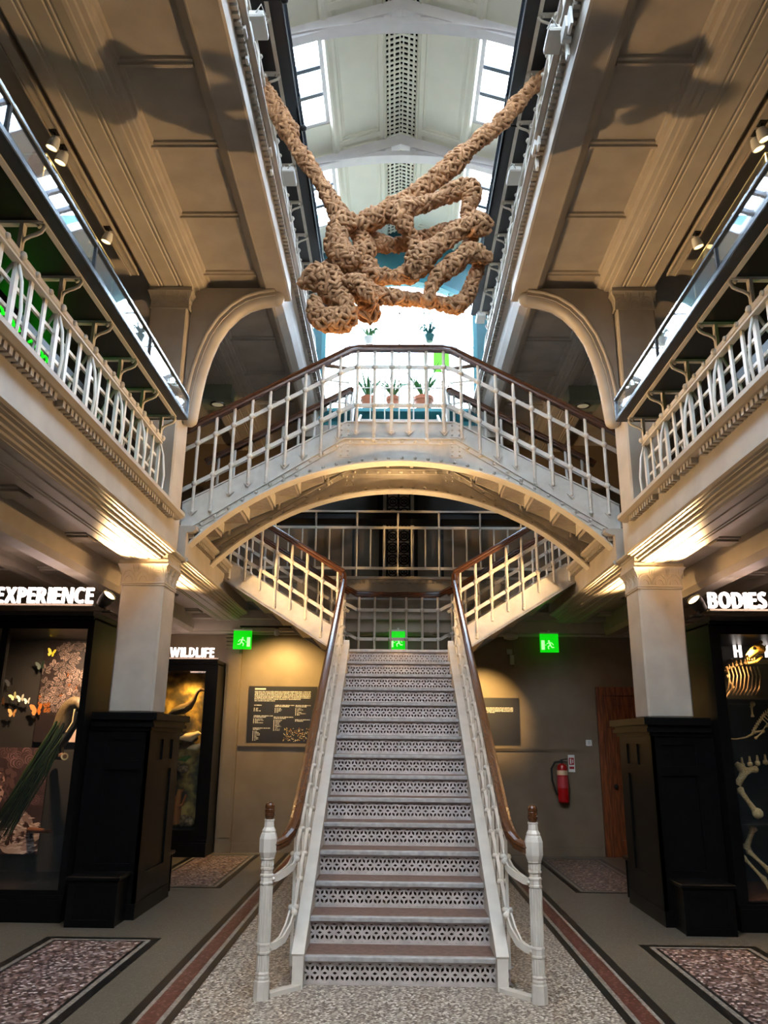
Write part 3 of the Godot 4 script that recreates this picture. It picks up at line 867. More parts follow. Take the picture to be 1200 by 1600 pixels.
# ---- staircase helpers --------------------------------------------------------------------------
const HR := [Vector2(-0.030, -0.022), Vector2(0.030, -0.022), Vector2(0.034, -0.006), Vector2(0.030, 0.006), Vector2(0.038, 0.016), Vector2(0.032, 0.032), Vector2(0.012, 0.042), Vector2(-0.012, 0.042), Vector2(-0.032, 0.032), Vector2(-0.038, 0.016), Vector2(-0.030, 0.006), Vector2(-0.034, -0.006)]
func line_y(line: Array, x: float) -> float:
	for k in line.size() - 1:
		var a: Vector2 = line[k]; var b: Vector2 = line[k + 1]
		if (x >= a.x and x <= b.x) or (x <= a.x and x >= b.x):
			return lerpf(a.y, b.y, (x - a.x) / (b.x - a.x))
	return line[0].y if absf(x - line[0].x) < absf(x - line[line.size() - 1].x) else line[line.size() - 1].y
func arr_x(line: Array, z: float, dy: float) -> Array:
	var p := []
	for q in line: p.append(Vector3(q.x, q.y + dy, z))
	return p
func rail_set(t: Node3D, line: Array, z: float, offs: Array, xs: Array, drop: float, fz: float, handrail := true) -> void:   # line: (x, y) of the handrail
	if handrail:
		var h := MB.new()
		var big := []
		for q in HR: big.append(q * 1.3)
		h.sweep(arr_x(line, z, 0.0), big)
		part("handrail", h, M.railx, t, "dark varnished wooden handrail")
	for o in offs:
		var b := MB.new()
		b.sweep(arr_x(line, z, -o), [Vector2(-0.010, -0.023), Vector2(0.010, -0.023), Vector2(0.010, 0.023), Vector2(-0.010, 0.023)])
		part("middle_rail", b, M.iron, t)
	var k := 0
	for x in xs:
		var y: float = line_y(line, x)
		var b := MB.new()
		var long := k % 3 == 1
		var yb: float = y - drop - (0.10 if long else 0.0)
		b.tube([Vector3(x, y - 0.02, z), Vector3(x, yb, z + fz * 0.012)], 0.018, 8)
		for o in offs: b.ball(Vector3(x, y - o, z + fz * 0.012), 0.035, 8, Vector3(1, 1, 0.8))
		if long:
			b.ball(Vector3(x, yb + 0.07, z + fz * 0.014), 0.02, 8); b.ball(Vector3(x, yb, z + fz * 0.014), 0.024, 8)
		else:   # small three-pointed foot riveted to the string
			b.ball(Vector3(x, yb, z + fz * 0.014), 0.02, 8)
			b.ext(PackedVector2Array([Vector2(-0.05, 0.012), Vector2(-0.026, -0.012), Vector2(0, -0.045), Vector2(0.026, -0.012), Vector2(0.05, 0.012), Vector2(0.018, 0.004), Vector2(0, 0.02), Vector2(-0.018, 0.004)]), Vector3(x, yb, z + fz * 0.002), Vector3.RIGHT, Vector3.UP, Vector3(0, 0, fz * 0.012))
		part("baluster", b, M.iron, t)
		k += 1

func riser_mesh() -> ArrayMesh:   # pierced cast plate, pattern of rhombic holes round six-petal stars
	var b := MB.new()
	var s := 0.0664; var h := s * 0.866
	var w0 := 0.069
	var f := func(p: Vector2) -> Vector3: return Vector3(p.x, p.y, 0)
	var cell := func(a: Vector2, c: Vector2, half: int, la: float, lw: float) -> void:
		var m := (a + c) * 0.5
		var d := (c - a).normalized()
		var nn := Vector2(-d.y, d.x)
		var c1 := m + nn * h / 3.0; var c2 := m - nn * h / 3.0
		var ha := m - d * la; var hc := m + d * la; var h1 := m + nn * lw; var h2 := m - nn * lw
		if half >= 0:
			b.quad(f.call(a), f.call(ha), f.call(h1), f.call(c1)); b.quad(f.call(c1), f.call(h1), f.call(hc), f.call(c))
		if half <= 0:
			b.quad(f.call(c), f.call(hc), f.call(h2), f.call(c2)); b.quad(f.call(c2), f.call(h2), f.call(ha), f.call(a))
		# thickness of the plate seen in each hole
		var e := Vector3(0, 0, -0.008)
		for q in [[ha, h1, 1], [h1, hc, 1], [hc, h2, -1], [h2, ha, -1]]:
			if half == 0 or half == q[2]: b.quad(f.call(q[0]), f.call(q[0]) + e, f.call(q[1]) + e, f.call(q[1]))
	for k in range(-11, 11):
		var x := k * s
		var a := Vector2(x, w0); var c := Vector2(x + s, w0)
		var up := Vector2(x + s * 0.5, w0 + h); var dn := Vector2(x + s * 0.5, w0 - h)
		cell.call(a, c, 0, 0.0165, 0.0095)
		for q in [up, dn]:
			cell.call(a, q, 0, 0.018, 0.0105); cell.call(q, c, 0, 0.018, 0.0105)
		cell.call(up, up + Vector2(s, 0), -1, 0.014, 0.008)
		cell.call(dn, dn + Vector2(s, 0), 1, 0.006, 0.003)
	b.quad(Vector3(-0.70, 0, 0), Vector3(0.70, 0, 0), Vector3(0.70, w0 - h, 0), Vector3(-0.70, w0 - h, 0))
	b.quad(Vector3(-0.70, w0 + h, 0), Vector3(0.70, w0 + h, 0), Vector3(0.70, 0.15, 0), Vector3(-0.70, 0.15, 0))
	b.bx(Vector3(-0.645, 0, 0), Vector3(0.645, 0.010, 0.008))
	return b.mesh()

const RISE := 0.178
const GO := 0.305
const Z0 := -5.83
func nose_y(z: float) -> float: return RISE + 0.584 * (-z - 5.80)

func build_main_stair() -> void:
	var t := thing("main_staircase", "white cast-iron staircase with pierced risers rising from two newel posts", "staircase", Vector3(0, 0, -5.8))
	var rm := riser_mesh()
	var b := MB.new()
	b.bbox(Vector3(0, 0, 0), Vector3(1.27, 0.036, 0.05), 0.006)
	var nm := b.mesh()
	b = MB.new()
	b.box(Vector3.ZERO, Vector3(1.27, 0.03, GO))
	var tm := b.mesh()
	for i in 15:
		var z := Z0 - GO * i
		var r := inst("riser", rm, M.riser, t, Vector3(0, RISE * i, z))
		if i < 14:
			var tr := inst("tread", tm, M.tread, t, Vector3(0, RISE * (i + 1) - 0.015, z - GO * 0.5))
			inst("nosing", nm, M.nosing, tr, Vector3(0, RISE * (i + 1) - 0.017, z + 0.012))
		else:
			inst("nosing", nm, M.nosing, r, Vector3(0, RISE * (i + 1) - 0.017, z + 0.012))
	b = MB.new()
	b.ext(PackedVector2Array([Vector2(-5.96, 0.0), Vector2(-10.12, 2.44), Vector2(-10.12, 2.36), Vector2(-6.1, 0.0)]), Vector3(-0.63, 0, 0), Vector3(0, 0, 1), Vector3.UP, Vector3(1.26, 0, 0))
	b.bx(Vector3(-0.63, 2.36, -10.16), Vector3(0.63, 2.66, -10.125))  # board and end plate added to keep the riser holes dark
	part("added_dark_board", b, M.tread, t, "added brown board keeping the space behind the riser holes dark")
	b = MB.new()
	b.bx(Vector3(-0.80, 2.55, -11.66), Vector3(0.80, 2.665, -10.13))
	part("landing", b, M.riser, t)
	for s in [-1.0, 1.0]:
		b = MB.new()
		var poly := PackedVector2Array([Vector2(-5.72, 0), Vector2(-5.72, 0.20), Vector2(-5.76, nose_y(-5.76) + 0.075), Vector2(-10.02, nose_y(-10.02) + 0.075), Vector2(-10.10, nose_y(-10.1) + 0.10), Vector2(-10.16, nose_y(-10.1) + 0.06), Vector2(-10.16, 2.40), Vector2(-6.2, 0.0)])
		b.ext(poly, Vector3(s * 0.632, 0, 0), Vector3(0, 0, 1), Vector3.UP, Vector3(s * 0.072, 0, 0))
		part("string", b, M.iron, t)
		b = MB.new()
		b.sweep([Vector3(s * 0.668, 0.20, -5.715), Vector3(s * 0.668, nose_y(-5.76) + 0.08, -5.765), Vector3(s * 0.668, nose_y(-10.02) + 0.08, -10.02)], [Vector2(-0.042, -0.008), Vector2(0.042, -0.008), Vector2(0.042, 0.008), Vector2(-0.042, 0.008)])
		part("string_cap", b, M.iron, t)
		# handrail with its sweep out to the newel
		b = MB.new()
		var hp := [Vector3(s * 0.86, 0.875, -5.505), Vector3(s * 0.81, 0.88, -5.525), Vector3(s * 0.765, 0.905, -5.575), Vector3(s * 0.735, 0.95, -5.64), Vector3(s * 0.72, 1.01, -5.715), Vector3(s * 0.715, nose_y(-5.82) + 0.9, -5.82)]
		for k in 9: hp.append(Vector3(s * 0.715, nose_y(-6.3 - k * 0.45) + 0.9, -6.3 - k * 0.45))
		hp.append(Vector3(s * 0.717, nose_y(-10.0) + 0.9, -10.0))
		hp.append(Vector3(s * 0.728, 3.63, -10.08)); hp.append(Vector3(s * 0.75, 3.665, -10.10))
		b.sweep(hp, HR)
		part("handrail", b, M.rail, t, "polished brown wooden handrail sweeping out to the newel")
		for off in [0.29, 0.62]:
			b = MB.new()
			var rp := [Vector3(s * 0.715, nose_y(-5.76) + off, -5.76), Vector3(s * 0.715, nose_y(-10.08) + off, -10.08)]
			b.sweep(rp, [Vector2(-0.012, -0.014), Vector2(0.012, -0.014), Vector2(0.012, 0.014), Vector2(-0.012, 0.014)])
			part("middle_rail", b, M.iron, t)
			# strap curving from the rail's foot to the newel's collar
			b = MB.new()
			var yn := 0.686 if off > 0.5 else 0.286
			var ys: float = nose_y(-5.76) + off
			for dz in [0.0, 0.03]:
				b.sweep([Vector3(s * (0.705 + dz), ys, -5.77), Vector3(s * (0.72 + dz), ys - (ys - yn) * 0.45, -5.70), Vector3(s * (0.755 + dz * 0.7), yn + 0.025, -5.62), Vector3(s * (0.80 + dz * 0.4), yn + 0.004, -5.56), Vector3(s * 0.835, yn, -5.525)], [Vector2(-0.006, -0.022), Vector2(0.006, -0.022), Vector2(0.006, 0.022), Vector2(-0.006, 0.022)])
			b.ball(Vector3(s * 0.822, yn, -5.512), 0.012, 8)
			b.ball(Vector3(s * 0.705, ys, -5.75), 0.024, 8)
			part("newel_strap", b, M.iron, t)
		# balusters with a stud at each rail
		b = MB.new()
		b.bx(Vector3(-0.009, -0.06, -0.013), Vector3(0.009, 0.89, 0.013))
		for off in [0.29, 0.62]:
			b.ball(Vector3(-s * 0.014, off, 0), 0.024, 8, Vector3(1.2, 1, 1)); b.ball(Vector3(s * 0.014, off, 0), 0.022, 8)
		b.ball(Vector3(-s * 0.012, 0.0, 0), 0.02, 8)
		var bm := b.mesh()
		var z := -5.80
		while z > -10.06:
			inst("baluster", bm, M.iron, t, Vector3(s * 0.722, nose_y(z), z))
			z -= 0.2355
		# newel post
		var o := Vector3(s * 0.865, 0, -5.51)
		b = MB.new()
		var pr := [Vector2(0.052, 0.0), Vector2(0.050, 0.105), Vector2(0.044, 0.112), Vector2(0.046, 0.125), Vector2(0.042, 0.135), Vector2(0.046, 0.148), Vector2(0.040, 0.158), Vector2(0.039, 0.255), Vector2(0.046, 0.258), Vector2(0.046, 0.268), Vector2(0.042, 0.272), Vector2(0.042, 0.302), Vector2(0.046, 0.306), Vector2(0.046, 0.316), Vector2(0.039, 0.320), Vector2(0.037, 0.655), Vector2(0.044, 0.660), Vector2(0.044, 0.670), Vector2(0.040, 0.675), Vector2(0.040, 0.700), Vector2(0.044, 0.705), Vector2(0.044, 0.715), Vector2(0.037, 0.720), Vector2(0.037, 0.742), Vector2(0.043, 0.746), Vector2(0.043, 0.758), Vector2(0.038, 0.762), Vector2(0.038, 0.80), Vector2(0.046, 0.806), Vector2(0.046, 0.816), Vector2(0.048, 0.82), Vector2(0.059, 0.85), Vector2(0.060, 0.93), Vector2(0.050, 0.963), Vector2(0.046, 0.967), Vector2(0.046, 0.98), Vector2(0.040, 0.99), Vector2(0.034, 1.0), Vector2(0.031, 1.035), Vector2(0.034, 1.04), Vector2(0.034, 1.048), Vector2(0.0, 1.048)]
		b.lathef(o, pr, 8, PI / 8)
		var nw := part("newel_post", b, M.iron, t, "white octagonal cast-iron newel post")
		b = MB.new()   # raised flutes between the collars
		for k in 8:
			var a := TAU * k / 8.0
			var d := Vector3(cos(a), 0, sin(a))
			for q in [[0.165, 0.25], [0.325, 0.65], [0.765, 0.798]]:
				b.tube([o + d * 0.036 + Vector3.UP * q[0], o + d * 0.036 + Vector3.UP * q[1]], 0.006, 6)
		part("flute", b, M.iron, nw)
		b = MB.new()
		b.lathe(o, [Vector2(0.024, 1.046), Vector2(0.027, 1.06), Vector2(0.032, 1.068), Vector2(0.033, 1.085), Vector2(0.030, 1.088), Vector2(0.033, 1.092), Vector2(0.033, 1.108), Vector2(0.030, 1.112), Vector2(0.033, 1.117), Vector2(0.032, 1.135), Vector2(0.024, 1.148), Vector2(0.012, 1.154), Vector2(0.0, 1.155)], 18)
		part("finial", b, M.rail, nw, "dark turned wooden finial")
		b = MB.new()
		b.sweep([Vector3(s * 0.668, 0.014, -5.735), Vector3(s * 0.70, 0.014, -5.69), Vector3(s * 0.75, 0.014, -5.64), Vector3(s * 0.835, 0.014, -5.55)], [Vector2(-0.032, -0.014), Vector2(0.032, -0.014), Vector2(0.032, 0.014), Vector2(-0.032, 0.014)])
		part("foot_plate", b, M.iron, t)
	# balustrade at the back of the landing
	var hl := [Vector2(-0.80, 3.735), Vector2(-0.72, 3.70), Vector2(-0.62, 3.645), Vector2(-0.56, 3.64), Vector2(0.56, 3.64), Vector2(0.62, 3.645), Vector2(0.72, 3.70), Vector2(0.80, 3.735)]
	rail_set(t, hl, -11.6, [0.22, 0.65], [-0.585, -0.35, -0.115, 0.12, 0.355, 0.59], 0.95, 1.0)

func build_side_flights() -> void:
	for s in [-1.0, 1.0]:
		var t := thing("side_flight", "cream iron stair flight rising from the landing to the %s gallery" % ("left" if s < 0 else "right"), "staircase", Vector3(s * 1.6, 2.6, -10.85), "side flights")
		for z in [-10.10, -11.60]:
			var b := MB.new()
			b.ext(PackedVector2Array([Vector2(0.735, 2.60), Vector2(2.52, 3.70), Vector2(2.52, 3.99), Vector2(0.735, 2.885)]), Vector3(0, 0, z - 0.012), Vector3(s, 0, 0), Vector3.UP, Vector3(0, 0, 0.024))
			part("string", b, M.iron, t)
			b = MB.new()
			b.sweep([Vector3(s * 0.735, 2.60, z), Vector3(s * 2.52, 3.70, z)], [Vector2(-0.035, -0.010), Vector2(0.035, -0.010), Vector2(0.035, 0.010), Vector2(-0.035, 0.010)])
			part("string_flange", b, M.nosing, t)
			b = MB.new()
			b.sweep([Vector3(s * 0.735, 2.885, z), Vector3(s * 2.52, 3.99, z)], [Vector2(-0.022, -0.006), Vector2(0.022, -0.006), Vector2(0.022, 0.006), Vector2(-0.022, 0.006)])
			part("string_cap", b, M.iron, t)
			var xs := []
			for k in 9: xs.append(s * (0.80 + 0.205 * k))
			rail_set(t, [Vector2(s * 0.735, 3.665), Vector2(s * 2.54, 4.765)], z, [0.27, 0.63], xs, 0.90, 1.0)
		for i in 6:
			var b := MB.new()
			var x := 0.80 + 0.29 * i
			b.bx(Vector3(s * x, 2.67 + RISE * (i + 1) - 0.03, -11.58), Vector3(s * (x + 0.31), 2.67 + RISE * (i + 1), -10.12))
			b.bx(Vector3(s * x, 2.67 + RISE * i, -11.58), Vector3(s * (x + 0.012), 2.67 + RISE * (i + 1) - 0.03, -10.12))
			part("step", b, M.riser, t)

func build_bridge() -> void:
	var t := thing("arched_bridge_stair", "white riveted iron arch bridge with two stair flights meeting at a platform", "bridge staircase", Vector3(0, 3.5, -8.83))
	var topl := [Vector2(-2.42, 4.07), Vector2(-0.62, 5.05), Vector2(0.62, 5.05), Vector2(2.42, 4.07)]
	for zi in 2:
		var z: float = [-8.30, -9.35][zi]
		var b := MB.new()
		var poly := PackedVector2Array()
		var arc := []
		for k in 33:
			var x := -2.40 + 4.80 * k / 32.0
			var y := 4.565 - 3.21 + sqrt(3.21 * 3.21 - x * x)
			poly.append(Vector2(x, y)); arc.append(Vector3(x, y, z - 0.015))
		poly.append(Vector2(2.42, 3.55))
		for k in 4: poly.append(topl[3 - k])
		poly.append(Vector2(-2.42, 3.55))
		b.ext(poly, Vector3(0, 0, z - 0.03), Vector3.RIGHT, Vector3.UP, Vector3(0, 0, 0.03))
		var g := part("girder", b, M.iron, t, "riveted arched girder plate")
		b = MB.new()
		b.sweep(arc, [Vector2(-0.085, -0.012), Vector2(0.085, -0.012), Vector2(0.085, 0.006), Vector2(-0.085, 0.006)])
		part("arch_flange", b, M.iron, t)
		# angle iron following the stair line, with cover plates at the kinks
		b = MB.new()
		var al := [Vector3(-2.42, 3.68, z + 0.008), Vector3(-0.635, 4.805, z + 0.008), Vector3(0.635, 4.805, z + 0.008), Vector3(2.42, 3.68, z + 0.008)]
		b.sweep(al, [Vector2(-0.008, -0.028), Vector2(0.008, -0.028), Vector2(0.008, 0.028), Vector2(-0.008, 0.028)])
		b.sweep([al[0] + Vector3(0, 0.03, 0.01), al[1] + Vector3(0, 0.03, 0.01), al[2] + Vector3(0, 0.03, 0.01), al[3] + Vector3(0, 0.03, 0.01)], [Vector2(-0.02, -0.005), Vector2(0.02, -0.005), Vector2(0.02, 0.005), Vector2(-0.02, 0.005)])
		part("angle_iron", b, M.iron, g)
		b = MB.new()
		for s in [-1.0, 1.0]:
			b = MB.new(); b.bx(Vector3(s * 0.56, 4.62, z), Vector3(s * 0.70, 4.775, z + 0.008)); part("cover_plate", b, M.iron, g)
			b = MB.new(); b.bx(Vector3(s * 0.57, 4.86, z), Vector3(s * 0.69, 5.04, z + 0.008)); part("cover_plate", b, M.iron, g)
		b = MB.new()
		var x := -2.34
		while x < 2.36:
			var yy := 4.565 - 3.21 + sqrt(3.21 * 3.21 - x * x) + 0.05
			b.ball(Vector3(x, yy, z + 0.004), 0.021, 8)
			var sy := 4.805 - maxf(0.0, absf(x) - 0.635) * 0.63
			b.ball(Vector3(x, sy, z + 0.020), 0.021, 8)
			x += 0.1475
		for s in [-1.0, 1.0]:
			for k in 3:
				for xx in [0.59, 0.67]:
					b.ball(Vector3(s * xx, 4.645 + k * 0.05, z + 0.009), 0.014, 6, Vector3(1, 1, 0.8)); b.ball(Vector3(s * xx, 4.89 + k * 0.06, z + 0.009), 0.014, 6, Vector3(1, 1, 0.8))
		part("rivets", b, M.iron, g, "", "stuff")
		# string cap and railings
		b = MB.new()
		b.sweep(arr_x(topl, z - 0.015, 0.0), [Vector2(-0.03, -0.008), Vector2(0.03, -0.008), Vector2(0.03, 0.008), Vector2(-0.03, 0.008)])
		part("string_cap", b, M.iron, t)
		var xs := []
		var hl := [Vector2(-2.46, 4.92), Vector2(-0.64, 5.925), Vector2(-0.58, 5.955), Vector2(-0.50, 5.97), Vector2(0.50, 5.97), Vector2(0.58, 5.955), Vector2(0.64, 5.925), Vector2(2.46, 4.92)]
		if zi == 0:
			for k in 24: xs.append(-2.3 + 0.2 * k)
			rail_set(t, hl, z + 0.012, [0.235, 0.72], xs, 1.045, 1.0)
		else:
			for k in 9: xs.append(-2.3 + 0.2 * k)
			rail_set(t, [hl[0], hl[1]], z + 0.012, [0.235, 0.72], xs, 1.045, 1.0)
			xs = []
			for k in 9: xs.append(2.3 - 0.2 * k)
			rail_set(t, [hl[6], hl[7]], z + 0.012, [0.235, 0.72], xs, 1.045, 1.0)
	# platform and steps
	var b := MB.new()
	b.bx(Vector3(-0.64, 4.97, -9.34), Vector3(0.64, 5.03, -8.31))
	part("platform", b, M.riser, t)
	for s in [-1.0, 1.0]:
		for i in 6:
			b = MB.new()
			var x := 0.64 + 0.31 * i
			var y := 5.03 - RISE * (i + 1)
			b.bx(Vector3(s * x, y - 0.025, -9.34), Vector3(s * (x + 0.32), y, -8.32))
			b.bx(Vector3(s * x, y, -9.34), Vector3(s * (x + 0.015), y + RISE - 0.025, -8.32))
			var st := part("step", b, M.riser, t)
			b = MB.new()   # gussets carrying the step on the girders
			for z in [-9.32, -8.36]:
				b.ext(PackedVector2Array([Vector2(x + 0.02, y - 0.025), Vector2(x + 0.30, y - 0.025), Vector2(x + 0.30, y - 0.15)]), Vector3(0, 0, z), Vector3(s, 0, 0), Vector3.UP, Vector3(0, 0, 0.02))
			b.bx(Vector3(s * (x + 0.285), y - 0.16, -9.34), Vector3(s * (x + 0.30), y - 0.025, -8.32))
			part("gusset", b, M.iron, st)
	b = MB.new()
	for x in [-0.45, -0.15, 0.15, 0.45]:
		b.bx(Vector3(x - 0.02, 4.86, -9.34), Vector3(x + 0.02, 4.97, -8.31))
	part("joist", b, M.iron, t)

func build_upper_flight() -> void:
	var t := thing("upper_flight", "white stair flight climbing from the bridge platform to the window", "staircase", Vector3(0, 5.03, -9.35))
	for i in 10:
		var b := MB.new()
		var z := -9.36 - 0.264 * i
		b.bx(Vector3(-0.62, 5.03 + 0.152 * (i + 1) - 0.03, z - 0.28), Vector3(0.62, 5.03 + 0.152 * (i + 1), z))
		b.bx(Vector3(-0.62, 5.03 + 0.152 * i, z - 0.012), Vector3(0.62, 5.03 + 0.152 * (i + 1) - 0.03, z))
		part("step", b, M.riser, t)
	for s in [-1.0, 1.0]:
		var b := MB.new()
		b.ext(PackedVector2Array([Vector2(-9.36, 4.95), Vector2(-9.36, 5.22), Vector2(-12.0, 6.74), Vector2(-12.0, 6.42)]), Vector3(s * 0.62, 0, 0), Vector3(0, 0, 1), Vector3.UP, Vector3(s * 0.03, 0, 0))
		part("string", b, M.iron, t)
		b = MB.new()
		b.sweep([Vector3(s * 0.64, 5.93, -9.33), Vector3(s * 0.66, 6.02, -9.55), Vector3(s * 0.72, 7.34, -11.55), Vector3(s * 0.80, 7.45, -11.78), Vector3(s * 1.30, 7.62, -11.95)], HR)
		part("handrail", b, M.rail, t)
		for o in [0.25, 0.62]:
			b = MB.new()
			b.sweep([Vector3(s * 0.64, 5.96 - o, -9.36), Vector3(s * 0.72, 7.34 - o, -11.55), Vector3(s * 1.30, 7.6 - o, -11.95)], [Vector2(-0.01, -0.015), Vector2(0.01, -0.015), Vector2(0.01, 0.015), Vector2(-0.01, 0.015)])
			part("middle_rail", b, M.iron, t)
		for k in 11:
			b = MB.new()
			var z := -9.5 - 0.2 * k
			var y := 5.12 + 0.655 * (-z - 9.36)
			b.tube([Vector3(s * (0.645 + 0.0075 * k), y, z), Vector3(s * (0.645 + 0.0075 * k), y + 0.84, z)], 0.011, 6)
			part("baluster", b, M.iron, t)
	var f := MB.new()
	f.bx(Vector3(-1.6, 6.35, -12.9), Vector3(1.6, 6.55, -12.0))
	struct("floor_upper_landing", f, M.stone)
	var rl := thing("landing_rail", "slim white rail before the arched window", "railing", Vector3(0, 6.55, -12.05))
	for yy in [6.92, 7.25]:
		f = MB.new()
		f.tube([Vector3(-0.72, yy, -12.05), Vector3(0.72, yy, -12.05)], 0.012, 6)
		part("rail", f, M.iron, rl)
	for k in 7:
		f = MB.new()
		f.tube([Vector3(-0.72 + 0.24 * k, 6.55, -12.05), Vector3(-0.72 + 0.24 * k, 7.36, -12.05)], 0.014, 6)
		f.ball(Vector3(-0.72 + 0.24 * k, 7.37, -12.05), 0.022, 8)
		part("post", f, M.iron, rl)

# ---- arched end window and its plants -----------------------------------------------------------
func build_window_wall() -> void:
	var z := -12.9
	var arch := func(x: float) -> float: return 9.86 - 0.26 * x * x
	var b := MB.new()
	var left := PackedVector2Array([Vector2(-3.5, 6.75), Vector2(-1.38, 6.75)])
	for k in 21:
		var x := -1.38 + 2.76 * k / 20.0
		left.append(Vector2(x, arch.call(x)))
	left.append_array(PackedVector2Array([Vector2(1.38, 6.75), Vector2(3.5, 6.75), Vector2(3.5, 11.3), Vector2(-3.5, 11.3)]))
	b.ext(left, Vector3(0, 0, z - 0.2), Vector3.RIGHT, Vector3.UP, Vector3(0, 0, 0.2))
	struct("wall_back_gable", b, M.teal, "teal gable wall round the arched window")
	var tp := []
	for k in 21:
		var x := -1.38 + 2.76 * k / 20.0
		tp.append(Vector3(x, arch.call(x), z + 0.02))
	b = MB.new()
	tp.push_front(Vector3(-1.38, 6.75, z + 0.02)); tp.append(Vector3(1.38, 6.75, z + 0.02))
	b.sweep(tp, [Vector2(-0.04, -0.05), Vector2(0.04, -0.05), Vector2(0.04, 0.05), Vector2(-0.04, 0.05)], Vector3(0, 0, 1))
	var w := struct("window_13", b, M.tealtrim, "tall arched window glowing white above the staircase")
	b = MB.new()
	b.bx(Vector3(-1.38, 6.55, z - 0.02), Vector3(1.38, 7.0, z + 0.02)); b.bx(Vector3(-1.38, 7.0, z - 0.06), Vector3(1.38, 7.06, z + 0.45))
	part("sill", b, M.tealtrim, w)
	for k in 5:
		var x := -0.92 + 0.46 * k
		b = MB.new()
		b.bx(Vector3(x - 0.012, 7.06, z - 0.08), Vector3(x + 0.012, arch.call(x), z - 0.05)); part("mullion", b, M.white, w)
	for y in [7.75, 8.5, 9.2]:
		b = MB.new()
		b.bx(Vector3(-1.38, y - 0.01, z - 0.08), Vector3(1.38, y + 0.01, z - 0.05)); part("transom", b, M.white, w)
	b = MB.new()
	var gp := PackedVector2Array([Vector2(-1.38, 7.0)])
	for k in 21:
		var x := -1.38 + 2.76 * k / 20.0
		gp.append(Vector2(x, arch.call(x)))
	gp.append(Vector2(1.38, 7.0))
	b.ext(gp, Vector3(0, 0, z - 0.07), Vector3.RIGHT, Vector3.UP, Vector3(0, 0, 0.005))
	part("pane", b, M.skyglass, w)
	var rng := RandomNumberGenerator.new()
	rng.seed = 77
	var spots := [[575, 640, 0.13, 0, "terracotta pot with a leaning leafy plant before the arched window"], [614, 634, 0.12, 1, "terracotta pot with a spiky fern at the middle of the window"], [662, 632, 0.17, 2, "large terracotta pot with a tall succulent before the window"]]
	for q in spots:
		var p := at_z(q[0], q[1], -12.65)
		p.y = 7.06
		p.z = -12.66
		var t := thing("potted_plant", q[4], "potted plant", p, "plants before the arched window")
		var r: float = q[2]
		b = MB.new()
		b.lathe(p, [Vector2(0, 0), Vector2(r * 0.72, 0), Vector2(r * 0.95, 0.22), Vector2(r * 1.05, 0.22), Vector2(r * 1.05, 0.29), Vector2(r * 0.9, 0.29), Vector2(r * 0.85, 0.26), Vector2(0, 0.26)], 18)
		part("pot", b, M.terracotta, t)
		b = MB.new()
		for k in 26:
			var a := rng.randf() * TAU
			var d := Vector3(cos(a), 0, sin(a))
			var L := rng.randf_range(0.25, 0.5)
			var o := p + Vector3(0, 0.26, 0)
			b.tube([o, o + d * L * 0.3 + Vector3.UP * L * 0.6, o + d * L * 0.7 + Vector3.UP * L * (0.75 if q[3] == 1 else 1.2)], [0.012, 0.018, 0.003], 4)
		part("foliage", b, M.leaf, t)
	for q in [[577, 532, 0.11, "grey hanging pot with trailing foliage inside the window"], [671, 528, 0.10, "teal hanging basket of ferns inside the window"]]:
		var p := at_z(q[0], q[1], -12.72)
		var t := thing("hanging_plant", q[3], "hanging plant", p)
		b = MB.new()
		b.lathe(p, [Vector2(0, -0.09), Vector2(0.06, -0.08), Vector2(q[2], 0.05), Vector2(q[2] * 0.9, 0.05), Vector2(0, 0.03)], 14)
		part("pot", b, M.plastic if q[0] == 577 else M.leaf2, t)
		b = MB.new()
		b.tube([p + Vector3(0, 0.05, 0), Vector3(p.x, roof_y(p.x), p.z)], 0.006, 5)
		part("cord", b, M.case_frame, t)
		b = MB.new()
		for k in 30:
			var a := rng.randf() * TAU
			var d := Vector3(cos(a), 0, sin(a))
			var L := rng.randf_range(0.12, 0.28)
			var o := p + Vector3(0, 0.05, 0)
			b.tube([o, o + d * L * 0.6 + Vector3.UP * L * 0.9, o + d * L + Vector3.UP * L * 0.5], [0.01, 0.014, 0.003], 4)
		part("foliage", b, M.leaf2 if q[0] != 577 else M.leaf, t)
	# tall pale-green cane leaf and lime board seen right of the middle
	var pc := at_z(690, 545, -12.6)
	b = MB.new()
	b.bx(Vector3(pc.x - 0.14, 7.9, -12.78), Vector3(pc.x + 0.14, 8.3, -12.76))
	var lm := mat(sc(0.45, 0.85, 0.15), 0.6)
	single("green_board", b, lm, "small lime-green board hanging in the arched window", "board", Vector3(pc.x, 7.9, -12.77))

